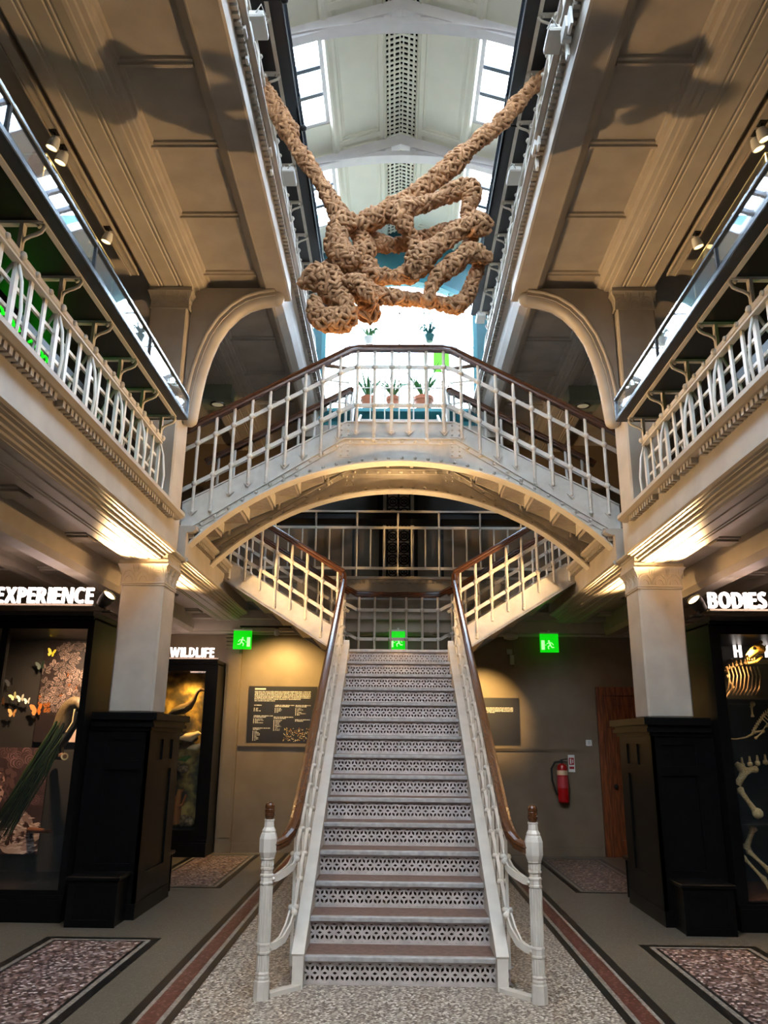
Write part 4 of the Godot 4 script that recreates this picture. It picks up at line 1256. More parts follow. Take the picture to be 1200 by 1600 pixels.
# ---- black timber pedestals, benches and lamps --------------------------------------------------
func build_pedestal(s: float) -> void:
	var who := "butterfly" if s < 0 else "skeleton"
	var t := thing("column_pedestal", "black panelled timber casing round the column by the %s case" % who, "pedestal", Vector3(s * 2.65, 0, -8.2), "black column pedestals")
	var b := MB.new()
	b.bx(Vector3(s * 2.375, 0, -8.735), Vector3(s * 2.94, 1.70, -7.675))
	part("body", b, M.black, t)
	b = MB.new()
	for q in [[1.62, 1.655, 0.02], [1.655, 1.69, 0.05], [1.69, 1.72, 0.035], [1.72, 1.785, 0.075]]:
		b.bx(Vector3(s * (2.36 - q[2]), q[0], -8.75 - q[2]), Vector3(s * 2.90, q[1], -7.66 + q[2]))
	part("cornice", b, M.black, t)
	b = MB.new()   # stiles and rails of the front, panels left sunk between them
	var zf := -7.66
	for q in [[2.36, 2.437, 0.0, 1.62], [2.757, 2.94, 0.0, 1.62], [2.437, 2.757, 1.54, 1.62], [2.437, 2.757, 1.265, 1.35], [2.437, 2.757, 0.0, 0.46]]:
		b.bx(Vector3(s * q[0], q[2], zf - 0.03), Vector3(s * q[1], q[3], zf))
	part("front_frame", b, M.black, t)
	b = MB.new()
	for q in [[-7.92, -7.66, 0.0, 1.62], [-8.20, -8.15, 1.35, 1.545], [-8.75, -8.50, 0.0, 1.62], [-8.50, -7.92, 1.545, 1.62], [-8.50, -7.92, 1.26, 1.35], [-8.50, -7.92, 0.0, 0.36]]:
		b.bx(Vector3(s * 2.36, q[2], q[0]), Vector3(s * 2.39, q[3], q[1]))
	part("side_frame", b, M.black, t)
	b = MB.new()
	b.bx(Vector3(s * 2.352, 0, -8.76), Vector3(s * 2.90, 0.13, -7.652))
	part("plinth", b, M.black, t)
	for q in [[-7.64, 1.0, "before"], [-8.77, -1.0, "behind"]]:
		var z: float = q[0]; var d: float = q[1]
		var bt := thing("bench", "small black box seat %s the pedestal of the %s case" % [q[2], who], "bench", Vector3(s * 2.63, 0, z + d * 0.15), "black box seats")
		b = MB.new()
		b.bbox(Vector3(s * 2.633, 0.385, z + d * 0.16), Vector3(0.47, 0.035, 0.34), 0.008)
		part("seat", b, M.black, bt)
		b = MB.new()
		b.bx(Vector3(s * 2.43, 0, z), Vector3(s * 2.84, 0.368, z + d * 0.29))
		part("body", b, M.black, bt)
		b = MB.new()
		b.bx(Vector3(s * 2.42, 0, z + d * 0.28), Vector3(s * 2.85, 0.06, z + d * 0.30)); b.bx(Vector3(s * 2.42, 0.30, z + d * 0.28), Vector3(s * 2.85, 0.365, z + d * 0.30))
		b.bx(Vector3(s * 2.42, 0.06, z + d * 0.28), Vector3(s * 2.48, 0.30, z + d * 0.30)); b.bx(Vector3(s * 2.79, 0.06, z + d * 0.28), Vector3(s * 2.85, 0.30, z + d * 0.30))
		part("front_frame", b, M.black, bt)

func spot_fixture(called: String, label: String, grp: String, p: Vector3, to: Vector3, r: float, e: float, angle: float, gl: float, mount: float, c := Color(1.0, 0.82, 0.58)) -> void:
	var t := thing(called, label, "spotlight", Vector3(p.x, mount, p.z), grp)
	var d := (to - p).normalized()
	var bs := Basis.looking_at(d, Vector3.UP if absf(d.y) < 0.95 else Vector3.RIGHT) * Basis(Vector3.RIGHT, -PI / 2)   # +y along the beam
	var b := MB.new()
	b.lathe(p, [Vector2(0, -r * 1.6), Vector2(r * 0.7, -r * 1.6), Vector2(r * 0.95, -r * 0.6), Vector2(r, r * 0.4), Vector2(r * 0.88, r * 0.4), Vector2(r * 0.85, 0)], 16, bs)
	part("housing", b, M.blackmatt if mount < p.y else M.plastic, t)
	b = MB.new()
	b.lathe(p, [Vector2(r * 0.88, r * 0.2), Vector2(r * 0.6, r * 0.28), Vector2(0, r * 0.3)], 16, bs)
	part("lens", b, glow(Color(1.0, 0.85, 0.6), gl), t)
	b = MB.new()
	b.tube([Vector3(p.x, mount, p.z), p - d * r * 1.2], r * 0.22, 6)
	b.bx(Vector3(p.x - r * 0.7, mount - 0.008, p.z - r * 0.7), Vector3(p.x + r * 0.7, mount + 0.008, p.z + r * 0.7))
	part("bracket", b, M.blackmatt, t)
	if e > 0.0: lamp_light("lamp", p + d * r * 0.75, to, c, e, angle, r * 0.8, t)
func build_lamps(s: float) -> void:
	var who := "EXPERIENCE" if s < 0 else "BODIES"
	spot_fixture("uplighter", "bright spotlight on the case top at the end of the %s sign" % who, "case-top spotlights", Vector3(s * 2.82, 2.86, -7.45), Vector3(s * -0.5, 6.1, -5.7), 0.07, LAMP_FRONT, 50.0, 7.0, 2.72)
	spot_fixture("uplighter", "spotlight on the case top behind the %s column" % ("butterfly" if s < 0 else "skeleton"), "case-top spotlights", Vector3(s * 3.0, 2.85, -8.55), Vector3(s * -0.4, 4.9, -9.4), 0.06, LAMP_REAR, 47.0, 6.0, 2.72)
const LAMP_FRONT := 22.0
const LAMP_REAR := 22.0

const SQ := 0.80   # condensed lettering
func letters(t: Node3D, text: String, at: Vector3, cap: float, m: Material, right_end: bool) -> void:
	var f := SystemFont.new()
	f.font_names = PackedStringArray(["Droid Sans"])
	f.font_weight = 700
	var ms := []
	var total := 0.0
	for ch in text:
		var tm := TextMesh.new()
		tm.text = ch; tm.font = f; tm.font_size = 64
		tm.pixel_size = cap / (64.0 * 0.714)
		tm.depth = 0.03
		tm.horizontal_alignment = HORIZONTAL_ALIGNMENT_LEFT
		tm.vertical_alignment = VERTICAL_ALIGNMENT_BOTTOM
		var me: Mesh = tm
		if ch == "I":   # plain upright stroke without slabs
			var ib := MB.new()
			ib.bx(Vector3(0, 0, -0.015), Vector3(cap * 0.24, cap, 0.015))
			me = ib.mesh()
		var bb := me.get_aabb()
		ms.append([me, bb, ch])
		total += bb.size.x * SQ + cap * 0.13
	var x := at.x - (total if right_end else 0.0)
	for q in ms:
		var bb: AABB = q[1]
		var o := mpart("letter", q[0], m, t)
		o.position += Vector3(x - bb.position.x * SQ, at.y - bb.position.y, at.z)
		o.scale = Vector3(SQ, 1, 1)
		x += bb.size.x * SQ + cap * 0.13
func sign_of(text: String, label: String, at: Vector3, cap: float, right_end: bool, bar0: float, bar1: float, e: float) -> void:
	var t := thing("lit_sign", label, "sign", Vector3((bar0 + bar1) * 0.5, at.y - 0.03, at.z))
	var b := MB.new()
	b.bx(Vector3(bar0, at.y - 0.03, at.z - 0.04), Vector3(bar1, at.y - 0.012, at.z + 0.03))
	part("base_bar", b, M.stone, t)
	letters(t, text, at, cap, M.neon, right_end)
	var l := AreaLight3D.new()
	l.name = "sign_light"
	t.add_child(l)
	l.position = Vector3(0, cap * 0.5 + 0.03, 0.06)
	l.basis = Basis.IDENTITY
	l.area_size = Vector2(absf(bar1 - bar0), cap)
	l.light_color = sc(1.0, 0.86, 0.80); l.light_energy = e
	l.area_range = 12.0
	l.shadow_enabled = true

# ---- poster prints ------------------------------------------------------------------------------
func ell(im: Image, cx: float, cy: float, rx: float, ry: float, ang: float, c: Color) -> void:
	var r := int(maxf(rx, ry)) + 1
	var ca := cos(ang); var sa := sin(ang)
	for y in range(maxi(0, int(cy) - r), mini(im.get_height(), int(cy) + r + 1)):
		for x in range(maxi(0, int(cx) - r), mini(im.get_width(), int(cx) + r + 1)):
			var dx := x - cx; var dy := y - cy
			var u := (dx * ca + dy * sa) / rx; var w := (-dx * sa + dy * ca) / ry
			if u * u + w * w < 1.0: im.set_pixel(x, y, c)
func moth(im: Image, rng: RandomNumberGenerator, x: float, y: float, r: float, c: Color) -> void:
	var a := rng.randf() * TAU
	for sd in [-1.0, 1.0]:
		for k in 2:
			var aa: float = a + sd * (0.65 + 0.9 * k)
			var o := Vector2(cos(aa), sin(aa)) * r * (0.62 - 0.12 * k)
			var rr := r * (0.62 - 0.14 * k)
			ell(im, x + o.x, y + o.y, rr, rr * 0.62, aa, c.darkened(0.55))
			ell(im, x + o.x, y + o.y, rr * 0.86, rr * 0.5, aa, c)
			for v in 3: ell(im, x + o.x * (0.8 + 0.25 * v), y + o.y * (0.8 + 0.25 * v), rr * 0.7, 1.0, aa + (v - 1) * 0.35, c.darkened(0.6))
	ell(im, x, y, r * 0.5, r * 0.09, a, c.darkened(0.75))
func print_mat(im: Image, rough := 0.35) -> StandardMaterial3D:
	im.generate_mipmaps()
	var m := mat(Color.WHITE, rough)
	m.albedo_texture = ImageTexture.create_from_image(im)
	return m
func poster_moths() -> Image:
	var rng := RandomNumberGenerator.new(); rng.seed = 5
	var im := Image.create(240, 540, false, Image.FORMAT_RGB8)
	im.fill(sc(0.16, 0.12, 0.11))
	ell(im, 205, 470, 95, 150, 0.1, sc(0.80, 0.68, 0.62))
	ell(im, 150, 440, 22, 12, 0.0, sc(0.25, 0.18, 0.16)); ell(im, 205, 430, 26, 13, 0.05, sc(0.22, 0.16, 0.14))
	ell(im, 205, 430, 9, 9, 0, sc(0.75, 0.70, 0.66)); ell(im, 206, 430, 6, 6, 0, sc(0.08, 0.06, 0.06))
	ell(im, 172, 480, 10, 30, 0.15, sc(0.70, 0.57, 0.51))
	ell(im, 180, 400, 105, 34, -0.06, sc(0.14, 0.10, 0.09)); ell(im, 170, 395, 80, 12, -0.06, sc(0.22, 0.16, 0.14))
	for k in 95:
		var x := rng.randf_range(10, 235); var y := rng.randf_range(25, 372)
		if y < 110 and x < 70 and k % 3: continue
		var g := rng.randf_range(0.38, 0.66)
		var c := sc(g, g * 0.84, g * 0.77)
		if k % 17 == 0: c = sc(0.62, 0.36, 0.16)
		moth(im, rng, x, y, rng.randf_range(20, 36), c)
	return im
func poster_curls() -> Image:
	var rng := RandomNumberGenerator.new(); rng.seed = 8
	var im := Image.create(280, 460, false, Image.FORMAT_RGB8)
	im.fill(sc(0.25, 0.18, 0.18))
	for k in 60:
		var x := rng.randf_range(20, 280); var y := rng.randf_range(0, 250)
		if x < 190 and y > 90: continue
		var g := rng.randf_range(0.32, 0.52)
		for r in 5:
			ell(im, x + r * 1.5, y + r, 27 - r * 5, 22 - r * 4, rng.randf() * 0.5, sc(g, g * 0.74, g * 0.72) if r % 2 == 0 else sc(0.24, 0.17, 0.17))
	ell(im, 20, 200, 48, 90, 0.2, sc(0.70, 0.54, 0.48))
	for k in 34:
		var r := rng.randf_range(8, 20)
		ell(im, rng.randf_range(40, 110), rng.randf_range(90, 300), r, r * 0.7, rng.randf(), sc(0.36, 0.26, 0.25)); ell(im, rng.randf_range(40, 110), rng.randf_range(90, 300), r * 0.6, r * 0.4, rng.randf(), sc(0.24, 0.17, 0.17))
	for k in 40: ell(im, rng.randf_range(90, 250), rng.randf_range(340, 440), rng.randf_range(20, 44), rng.randf_range(10, 22), -0.4 + rng.randf() * 0.5, sc(0.80, 0.71, 0.66).lerp(sc(0.62, 0.50, 0.46), rng.randf()))
	for k in 18: ell(im, rng.randf_range(170, 235), rng.randf_range(285, 350), rng.randf_range(12, 30), rng.randf_range(8, 16), 0.9, sc(0.74, 0.65, 0.61).lerp(sc(0.55, 0.45, 0.42), rng.randf()))
	for k in 60:
		var x := rng.randf_range(70, 270); var y := rng.randf_range(290, 450)
		ell(im, x, y, rng.randf_range(12, 36), rng.randf_range(1.5, 3.5), -0.5 + rng.randf() * 0.9, sc(0.42, 0.32, 0.30) if k % 2 else sc(0.88, 0.80, 0.76))
	for k in 14: moth(im, rng, rng.randf_range(80, 240), rng.randf_range(300, 420), 13, sc(0.36, 0.20, 0.18))
	return im
func flat_print(called: String, m: Material, label: String, cat: String, c: Vector3, w: float, h: float, back := 0.012) -> void:   # board with a print on its face
	var t := thing(called, label, cat, Vector3(c.x, c.y - h * 0.5, c.z))
	var b := MB.new()
	b.box(c - Vector3(0, 0, back * 0.5 + 0.0015), Vector3(w, h, back))
	part("board", b, M.blackmatt, t)
	var q := QuadMesh.new()
	q.size = Vector2(w, h)
	inst("print", q, m, t, c)

# ---- butterfly case -----------------------------------------------------------------------------
func case_shell(t: Node3D, x0: float, x1: float, zf: float, zb: float, top: float, sill: float, panes: Array, bm: Material = null) -> void:
	var b := MB.new()
	b.bx(Vector3(x0, 0, zb), Vector3(x1, 0.18, zf + 0.03)); b.bx(Vector3(x0, 0.18, zb), Vector3(x1, 0.215, zf + 0.015)); b.bx(Vector3(x0, 0.215, zb), Vector3(x1, sill, zf))
	part("plinth", b, M.black, t)
	b = MB.new()
	b.bx(Vector3(x0, top - 0.16, zb), Vector3(x1, top - 0.05, zf)); b.bx(Vector3(x0, top - 0.07, zb), Vector3(x1, top - 0.04, zf + 0.03)); b.bx(Vector3(x0, top - 0.04, zb), Vector3(x1, top, zf + 0.06))
	part("cornice", b, M.black, t)
	b = MB.new()
	b.bx(Vector3(x0, sill, zb), Vector3(x1, top - 0.16, zb + 0.03))
	part("back", b, M.casein if bm == null else bm, t)
	var edges := [[x0, panes[0][0]]]
	for k in panes.size() - 1: edges.append([panes[k][1], panes[k + 1][0]])
	edges.append([panes[panes.size() - 1][1], x1])
	for k in edges.size():
		var e: Array = edges[k]
		if absf(e[1] - e[0]) < 0.01: continue
		b = MB.new()
		var zz := zb if k == 0 or k == edges.size() - 1 else zf - 0.06
		b.bx(Vector3(e[0], sill, zz), Vector3(e[1], top - 0.16, zf))
		part("stile", b, M.black, t)
	for p in panes:
		b = MB.new()
		b.bx(Vector3(p[0], sill, zf - 0.03), Vector3(p[1], top - 0.16, zf - 0.024))
		part("pane", b, M.glass, t)
func butterfly(p: Vector3, span: float, c: Color, roll: float, label: String) -> void:
	var t := thing("butterfly", label, "butterfly", p, "pinned butterflies")
	var m := mat(c, 0.6)
	var b := MB.new()
	b.tube([p + Vector3(0, -span * 0.16, 0.03), p + Vector3(0, span * 0.18, 0.03)], [span * 0.03, span * 0.02], 5)
	b.tube([p + Vector3(0, 0, 0), p + Vector3(0, 0, 0.03)], 0.001, 4)
	part("body", b, M.blackmatt, t)
	for s in [-1.0, 1.0]:
		var rb := Basis(Vector3.BACK, roll) * Basis(Vector3.UP, -s * 0.45)
		b = MB.new()
		var ux := rb * Vector3(s, 0, 0); var uy := rb * Vector3.UP
		b.ext(PackedVector2Array([Vector2(0, 0.01), Vector2(0.2, 0.36), Vector2(0.42, 0.44), Vector2(0.5, 0.36), Vector2(0.42, 0.1), Vector2(0.3, 0.0), Vector2(0.36, -0.14), Vector2(0.27, -0.32), Vector2(0.14, -0.32), Vector2(0, -0.05)]), p + Vector3(0, 0, 0.03), ux * span, uy * span, rb * Vector3(0, 0, 0.0015))
		part("wing", b, m, t)
func build_left_case() -> void:
	M.neon = glow(sc(1.0, 0.93, 0.90), 4.0)
	var t := thing("display_case", "tall black glazed case holding the peacock, butterflies and portrait prints", "display case", Vector3(-4.2, 0, -8.05))
	case_shell(t, -5.58, -2.95, -7.53, -8.55, 2.72, 0.255, [[-5.4, -4.66], [-4.60, -3.84], [-3.78, -3.01]])
	var z := -8.46
	lamp_light("case_light", Vector3(-3.35, 2.52, -7.62), Vector3(-3.45, 1.3, -8.4), sc(1.0, 0.86, 0.70), 4.0, 65.0, 0.05, t)
	var pa := at_z(68, 1000, z); var pb := at_z(118, 1160, z)
	flat_print("poster", print_mat(poster_moths()), "tall brown print of massed butterflies round a half-hidden face", "poster", Vector3((pa.x + pb.x) * 0.5 + 0.03, (pa.y + pb.y) * 0.5, z), 0.48, absf(pa.y - pb.y))
	pa = at_z(40, 1168, z); pb = at_z(55, 1335, z)
	flat_print("poster", print_mat(poster_curls()), "brown print of curled hair and pale cloth under the butterfly print", "poster", Vector3(pb.x - 0.26, (pa.y + pb.y) * 0.5, z + 0.005), 0.56, absf(pa.y - pb.y))
	for q in [[24, 1089, 0.075, sc(0.93, 0.90, 0.62), 0.5, "cream-yellow butterfly, first of the pale trio beside the prints"], [35, 1092, 0.075, sc(0.95, 0.93, 0.80), 0.2, "white butterfly in the middle of the pale trio"], [45, 1096, 0.065, sc(0.95, 0.94, 0.86), 0.1, "smallest white butterfly of the pale trio"], [22, 1115, 0.085, sc(0.85, 0.62, 0.36), 0.0, "tan and white butterfly below the pale trio"], [5, 1098, 0.085, sc(0.45, 0.30, 0.16), 0.4, "brown butterfly next to the pale trio"], [60, 1110, 0.12, sc(0.80, 0.46, 0.16), 0.1, "orange butterfly on the edge of the butterfly print"], [83, 1021, 0.085, sc(0.95, 0.86, 0.25), -0.2, "bright yellow butterfly pinned on the butterfly print"], [18, 1067, 0.085, sc(0.10, 0.09, 0.09), 0.3, "black butterfly above the pale trio"], [66, 1041, 0.09, sc(0.16, 0.22, 0.16), 0.2, "dark green butterfly on the left edge of the print"]]:
		butterfly(at_z(q[0], q[1], z + 0.012), q[2] * 1.25, q[3], q[4], q[5])
	# peacock on its log
	var zp := -7.95
	var pk := thing("peacock", "mounted brown peacock with a long green train perched on a log", "bird", at_z(97, 1180, zp))
	var mb := tmat(ramp_tex(noise_img(256, 0.09, 51), [[0.25, sc(0.12, 0.09, 0.05)], [0.55, sc(0.36, 0.28, 0.16)], [0.85, sc(0.62, 0.52, 0.34)]]), 5.0, 0.6)
	var b := MB.new()
	var path := [at_z(82, 1186, zp), at_z(90, 1165, zp), at_z(98, 1142, zp), at_z(106, 1121, zp), at_z(112, 1107, zp + 0.02), at_z(118, 1099, zp + 0.05), at_z(124, 1098, zp + 0.08), at_z(128, 1106, zp + 0.10), at_z(127, 1116, zp + 0.11)]
	b.tube(path, [0.02, 0.07, 0.105, 0.115, 0.10, 0.075, 0.05, 0.034, 0.012], 14)
	b.ball(path[7] + Vector3(0.0, 0.01, 0.0), 0.04, 10)
	part("body", b, mb, pk)
	b = MB.new()
	b.tube([at_z(121, 1112, zp + 0.13), at_z(116, 1135, zp + 0.14), at_z(104, 1152, zp + 0.13), at_z(92, 1168, zp + 0.09)], [0.012, 0.03, 0.035, 0.01], 6)
	part("wing", b, mat(sc(0.10, 0.08, 0.06), 0.6), pk)
	b = MB.new()
	b.tube([at_z(117, 1108, zp + 0.15), at_z(114, 1128, zp + 0.16), at_z(104, 1144, zp + 0.155)], 0.010, 6)
	part("wing_edge", b, mat(sc(0.85, 0.75, 0.55), 0.6), pk, "pale wing stripe")
	for u in [86, 93]:
		b = MB.new()
		b.tube([at_z(u + 6, 1150, zp), at_z(u + 4, 1165, zp + 0.02), at_z(u + 6, 1179, zp + 0.03)], [0.022, 0.011, 0.011], 6)
		part("leg", b, mat(sc(0.75, 0.62, 0.40), 0.6), pk)
	var rng := RandomNumberGenerator.new(); rng.seed = 12
	for k in 3:
		b = MB.new()
		for j in 70:
			var e := rng.randf_range(-1, 1); var f := rng.randf_range(0.55, 1.0)
			var a0 := at_z(94 + rng.randf_range(-7, 7), 1136 + rng.randf_range(-10, 16), zp + 0.04 + rng.randf() * 0.07)
			var a2 := at_z(-8 + e * 16, 1312 + e * 12, zp + 0.05 + rng.randf() * 0.06)
			var a1 := (a0 + a2) * 0.5 + Vector3(rng.randf_range(-0.05, 0.05) + 0.03, 0.02, 0.02)
			var a3: Vector3 = a0.lerp(a2, f)
			b.tube([a0, a0.lerp(a1, f), a3], [0.008, 0.008, 0.002], 4)
		part("tail_train", b, mat([sc(0.05, 0.09, 0.04), sc(0.11, 0.20, 0.08), sc(0.26, 0.30, 0.14)][k], 0.5), pk)
	var lg := thing("perch_log", "short pale-ended log jutting from the case back under the peacock", "log", at_z(97, 1181, zp))
	b = MB.new()
	var l0 := at_z(84, 1181, -8.40); var l1 := at_z(101, 1182, -7.72)
	b.tube([l0, l1], 0.036, 12); part("trunk", b, mat(sc(0.36, 0.22, 0.11), 0.8), lg)
	b = MB.new()
	b.tube([l1, l1 + (l1 - l0).normalized() * 0.004], 0.034, 12); part("cut_end", b, mat(sc(0.88, 0.74, 0.50), 0.8), lg)
	b = MB.new()
	b.tube([l1 + (l1 - l0).normalized() * 0.004, l1 + (l1 - l0).normalized() * 0.006], 0.02, 12); part("pith", b, mat(sc(0.45, 0.30, 0.15), 0.8), lg)
	b = MB.new()
	b.tube([at_z(46, 1297, -8.45), at_z(79, 1299, -8.05)], [0.03, 0.018], 10)
	single("wooden_stick", b, mat(sc(0.46, 0.26, 0.13), 0.6), "thin brown stick jutting over the pale cloth of the lower print", "stick", at_z(60, 1298, -8.25))
	sign_of("EXPERIENCE", "glowing white EXPERIENCE letters on top of the butterfly case", Vector3(-2.955, 2.80, -7.48), 0.15, true, -4.10, -2.96, 0.5)

# ---- skeleton case ------------------------------------------------------------------------------
func bone(b: MB, p0: Vector3, p1: Vector3, r: float) -> void:
	var d := p1 - p0
	b.tube([p0 - d * 0.02, p0 + d * 0.06, p0 + d * 0.2, p0 + d * 0.5, p0 + d * 0.8, p0 + d * 0.94, p1 + d * 0.02], [r * 1.1, r * 1.6, r, r * 0.8, r, r * 1.7, r * 1.1], 8)
func spine(b: MB, pts: Array, r: float, gap: float) -> void:
	var acc := 0.0
	for k in pts.size() - 1:
		var L: float = pts[k].distance_to(pts[k + 1])
		while acc < L:
			var p: Vector3 = pts[k].lerp(pts[k + 1], acc / L)
			b.ball(p, r, 7)
			b.tube([p, p + Vector3(0, r * 2.6, 0)], [r * 0.6, r * 0.3], 5)
			acc += gap
		acc -= L
func build_right_case() -> void:
	var t := thing("display_case", "tall black glazed case holding animal skeletons", "display case", Vector3(4.2, 0, -8.05))
	case_shell(t, 2.95, 5.58, -7.53, -8.55, 2.72, 0.235, [[3.05, 3.84], [3.90, 4.66], [4.72, 5.4]], M.blackmatt)
	lamp_light("case_light", Vector3(3.35, 2.52, -7.66), Vector3(3.4, 1.0, -8.0), sc(1.0, 0.82, 0.55), 5.0, 60.0, 0.04, t)
	for y in [1092.0, 1156.0, 1286.0]:
		var p := at_z(1170, y, -7.75)
		var b := MB.new()
		b.bx(Vector3(3.05, p.y - 0.012, -8.5), Vector3(5.4, p.y, -7.62))
		part("shelf", b, M.blackmatt if y != 1156.0 else M.glass, t)
	var z := -7.80
	# big-cat skull with the neck and ribs behind it
	var k1 := thing("cat_skull_skeleton", "dark ribbed skeleton with a yellow fanged skull on the top shelf", "skeleton", at_z(1180, 1090, z))
	var b := MB.new()
	b.ball(at_z(1187, 1014, z), 0.058, 12, Vector3(1.0, 0.85, 1.0))
	b.tube([at_z(1186, 1012, z), at_z(1178, 1018, z + 0.02), at_z(1168, 1027, z + 0.04)], [0.05, 0.046, 0.026], 10)
	b.tube([at_z(1190, 1026, z), at_z(1181, 1034, z + 0.02), at_z(1168, 1037, z + 0.04)], [0.016, 0.018, 0.012], 8)
	b.tube([at_z(1190, 1003, z), at_z(1183, 1007, z + 0.01), at_z(1177, 1015, z + 0.05)], [0.02, 0.014, 0.01], 6)
	for u in [[1168, 1027], [1171, 1029], [1175, 1029], [1179, 1028]]:
		b.tube([at_z(u[0], u[1], z + 0.055), at_z(u[0], u[1] + (7 if u[0] == 1168 else 3), z + 0.055)], [0.006, 0.001], 5)
	part("skull", b, tmat(ramp_tex(noise_img(128, 0.05, 23), [[0.2, sc(0.62, 0.44, 0.14)], [0.8, sc(0.86, 0.68, 0.28)]]), 6.0, 0.45), k1, "yellow skull")
	b = MB.new()
	b.ball(at_z(1179, 1013, z + 0.055), 0.018, 8); b.ball(at_z(1168, 1024, z + 0.065), 0.010, 6)
	part("eye_socket", b, M.void, k1)
	b = MB.new()
	spine(b, [at_z(1190, 1018, z - 0.06), at_z(1176, 1034, z - 0.15), at_z(1150, 1040, z - 0.2), at_z(1132, 1050, z - 0.2)], 0.018, 0.042)
	for k in 9:
		var u := 1134 + k * 6
		b.tube([at_z(u + 2, 1042, z - 0.18), at_z(u + 6, 1056, z - 0.08), at_z(u + 4, 1076, z - 0.06), at_z(u - 2, 1086, z - 0.10)], 0.008, 5)
	bone(b, at_z(1136, 1055, z - 0.1), at_z(1145, 1075, z - 0.08), 0.014); bone(b, at_z(1145, 1075, z - 0.08), at_z(1133, 1090, z - 0.08), 0.011)
	part("rib_cage", b, mat(sc(0.30, 0.22, 0.13), 0.6), k1)
	# small monkey-sized skeleton, spine climbing to the right, long tail
	var k2 := thing("tailed_skeleton", "small pale skeleton with curved spine and long tail on the middle shelf", "skeleton", at_z(1175, 1155, z))
	b = MB.new()
	spine(b, [at_z(1176, 1146, z), at_z(1184, 1132, z), at_z(1194, 1118, z), at_z(1206, 1108, z), at_z(1224, 1102, z)], 0.014, 0.026)
	part("spine", b, M.bone, k2)
	b = MB.new()
	b.tube([at_z(1176, 1147, z), at_z(1166, 1152, z), at_z(1150, 1155, z + 0.02), at_z(1138, 1154, z + 0.03)], [0.011, 0.009, 0.007, 0.004], 6)
	part("tail", b, M.bone, k2)
	b = MB.new()
	for k in 7:
		var p := at_z(1190 + k * 4, 1122 - k * 2.4, z)
		b.tube([p, p + Vector3(0.03, -0.05, 0.04), p + Vector3(0.0, -0.10, 0.02)], 0.006, 5)
	part("ribs", b, M.bone, k2)
	b = MB.new()
	bone(b, at_z(1178, 1144, z), at_z(1194, 1142, z + 0.06), 0.011); bone(b, at_z(1194, 1142, z + 0.06), at_z(1180, 1154, z + 0.06), 0.009)
	bone(b, at_z(1174, 1103, z), at_z(1176, 1120, z), 0.011)
	b.ball(at_z(1176, 1100, z), 0.026, 8)
	part("leg", b, M.bone, k2)
	# large quadruped: hip, vertebrae and long hind leg
	var zb := -7.85
	var k3 := thing("hoofed_skeleton", "large pale skeleton with broad hip bone and long hind leg in the lower case", "skeleton", at_z(1180, 1400, zb))
	b = MB.new()
	spine(b, [at_z(1160, 1196, zb), at_z(1180, 1193, zb), at_z(1240, 1186, zb)], 0.028, 0.075)
	part("spine", b, M.bone, k3)
	b = MB.new()
	b.tube([at_z(1150, 1192, zb + 0.05), at_z(1158, 1200, zb + 0.06), at_z(1164, 1206, zb + 0.06), at_z(1158, 1216, zb + 0.06), at_z(1152, 1226, zb + 0.05)], [0.02, 0.04, 0.05, 0.03, 0.034], 10)
	b.tube([at_z(1164, 1206, zb + 0.06), at_z(1174, 1203, zb + 0.04), at_z(1181, 1202, zb + 0.02)], [0.04, 0.026, 0.034], 8)
	part("hip_bone", b, M.bone, k3)
	b = MB.new()
	bone(b, at_z(1154, 1232, zb + 0.07), at_z(1184, 1272, zb + 0.12), 0.026); b.ball(at_z(1184, 1271, zb + 0.12), 0.05, 10)
	bone(b, at_z(1177, 1292, zb + 0.12), at_z(1166, 1326, zb + 0.06), 0.028)
	bone(b, at_z(1168, 1328, zb + 0.08), at_z(1204, 1362, zb + 0.12), 0.020)
	bone(b, at_z(1204, 1362, zb + 0.12), at_z(1215, 1400, zb + 0.14), 0.018)
	part("hind_leg", b, M.bone, k3)
	b = MB.new()
	bone(b, at_z(1160, 1338, zb + 0.16), at_z(1196, 1376, zb + 0.18), 0.016); bone(b, at_z(1196, 1376, zb + 0.18), at_z(1206, 1402, zb + 0.18), 0.015)
	part("shank", b, M.bone, k3)
	b = MB.new()
	b.bx(Vector3(3.06, 0.235, -8.5), Vector3(5.4, 0.25, -7.6))
	part("floor_board", b, M.door, t)
	# second sign seen through the glass, its middle hidden by the skull
	var st := thing("lit_sign", "small white letters glowing inside the skeleton case behind the skull", "sign", at_z(1150, 1026, -8.4))
	M.neon2 = glow(sc(1.0, 0.95, 0.92), 2.0)
	letters(st, "H", at_z(1148, 1027, -8.4), 0.125, M.neon2, false)
	letters(st, "Y", at_z(1192, 1027, -8.4), 0.125, M.neon2, false)
	b = MB.new()
	var q0 := at_z(1140, 1030, -8.42); var q1 := at_z(1230, 1034, -8.42)
	b.bx(Vector3(q0.x, q1.y - 0.02, -8.5), Vector3(q1.x, q0.y, -8.38)); part("base_bar", b, M.stone, st)
	sign_of("BODIES", "glowing white BODIES letters on top of the skeleton case", Vector3(2.955, 2.80, -7.48), 0.15, false, 2.95, 3.78, 0.5)

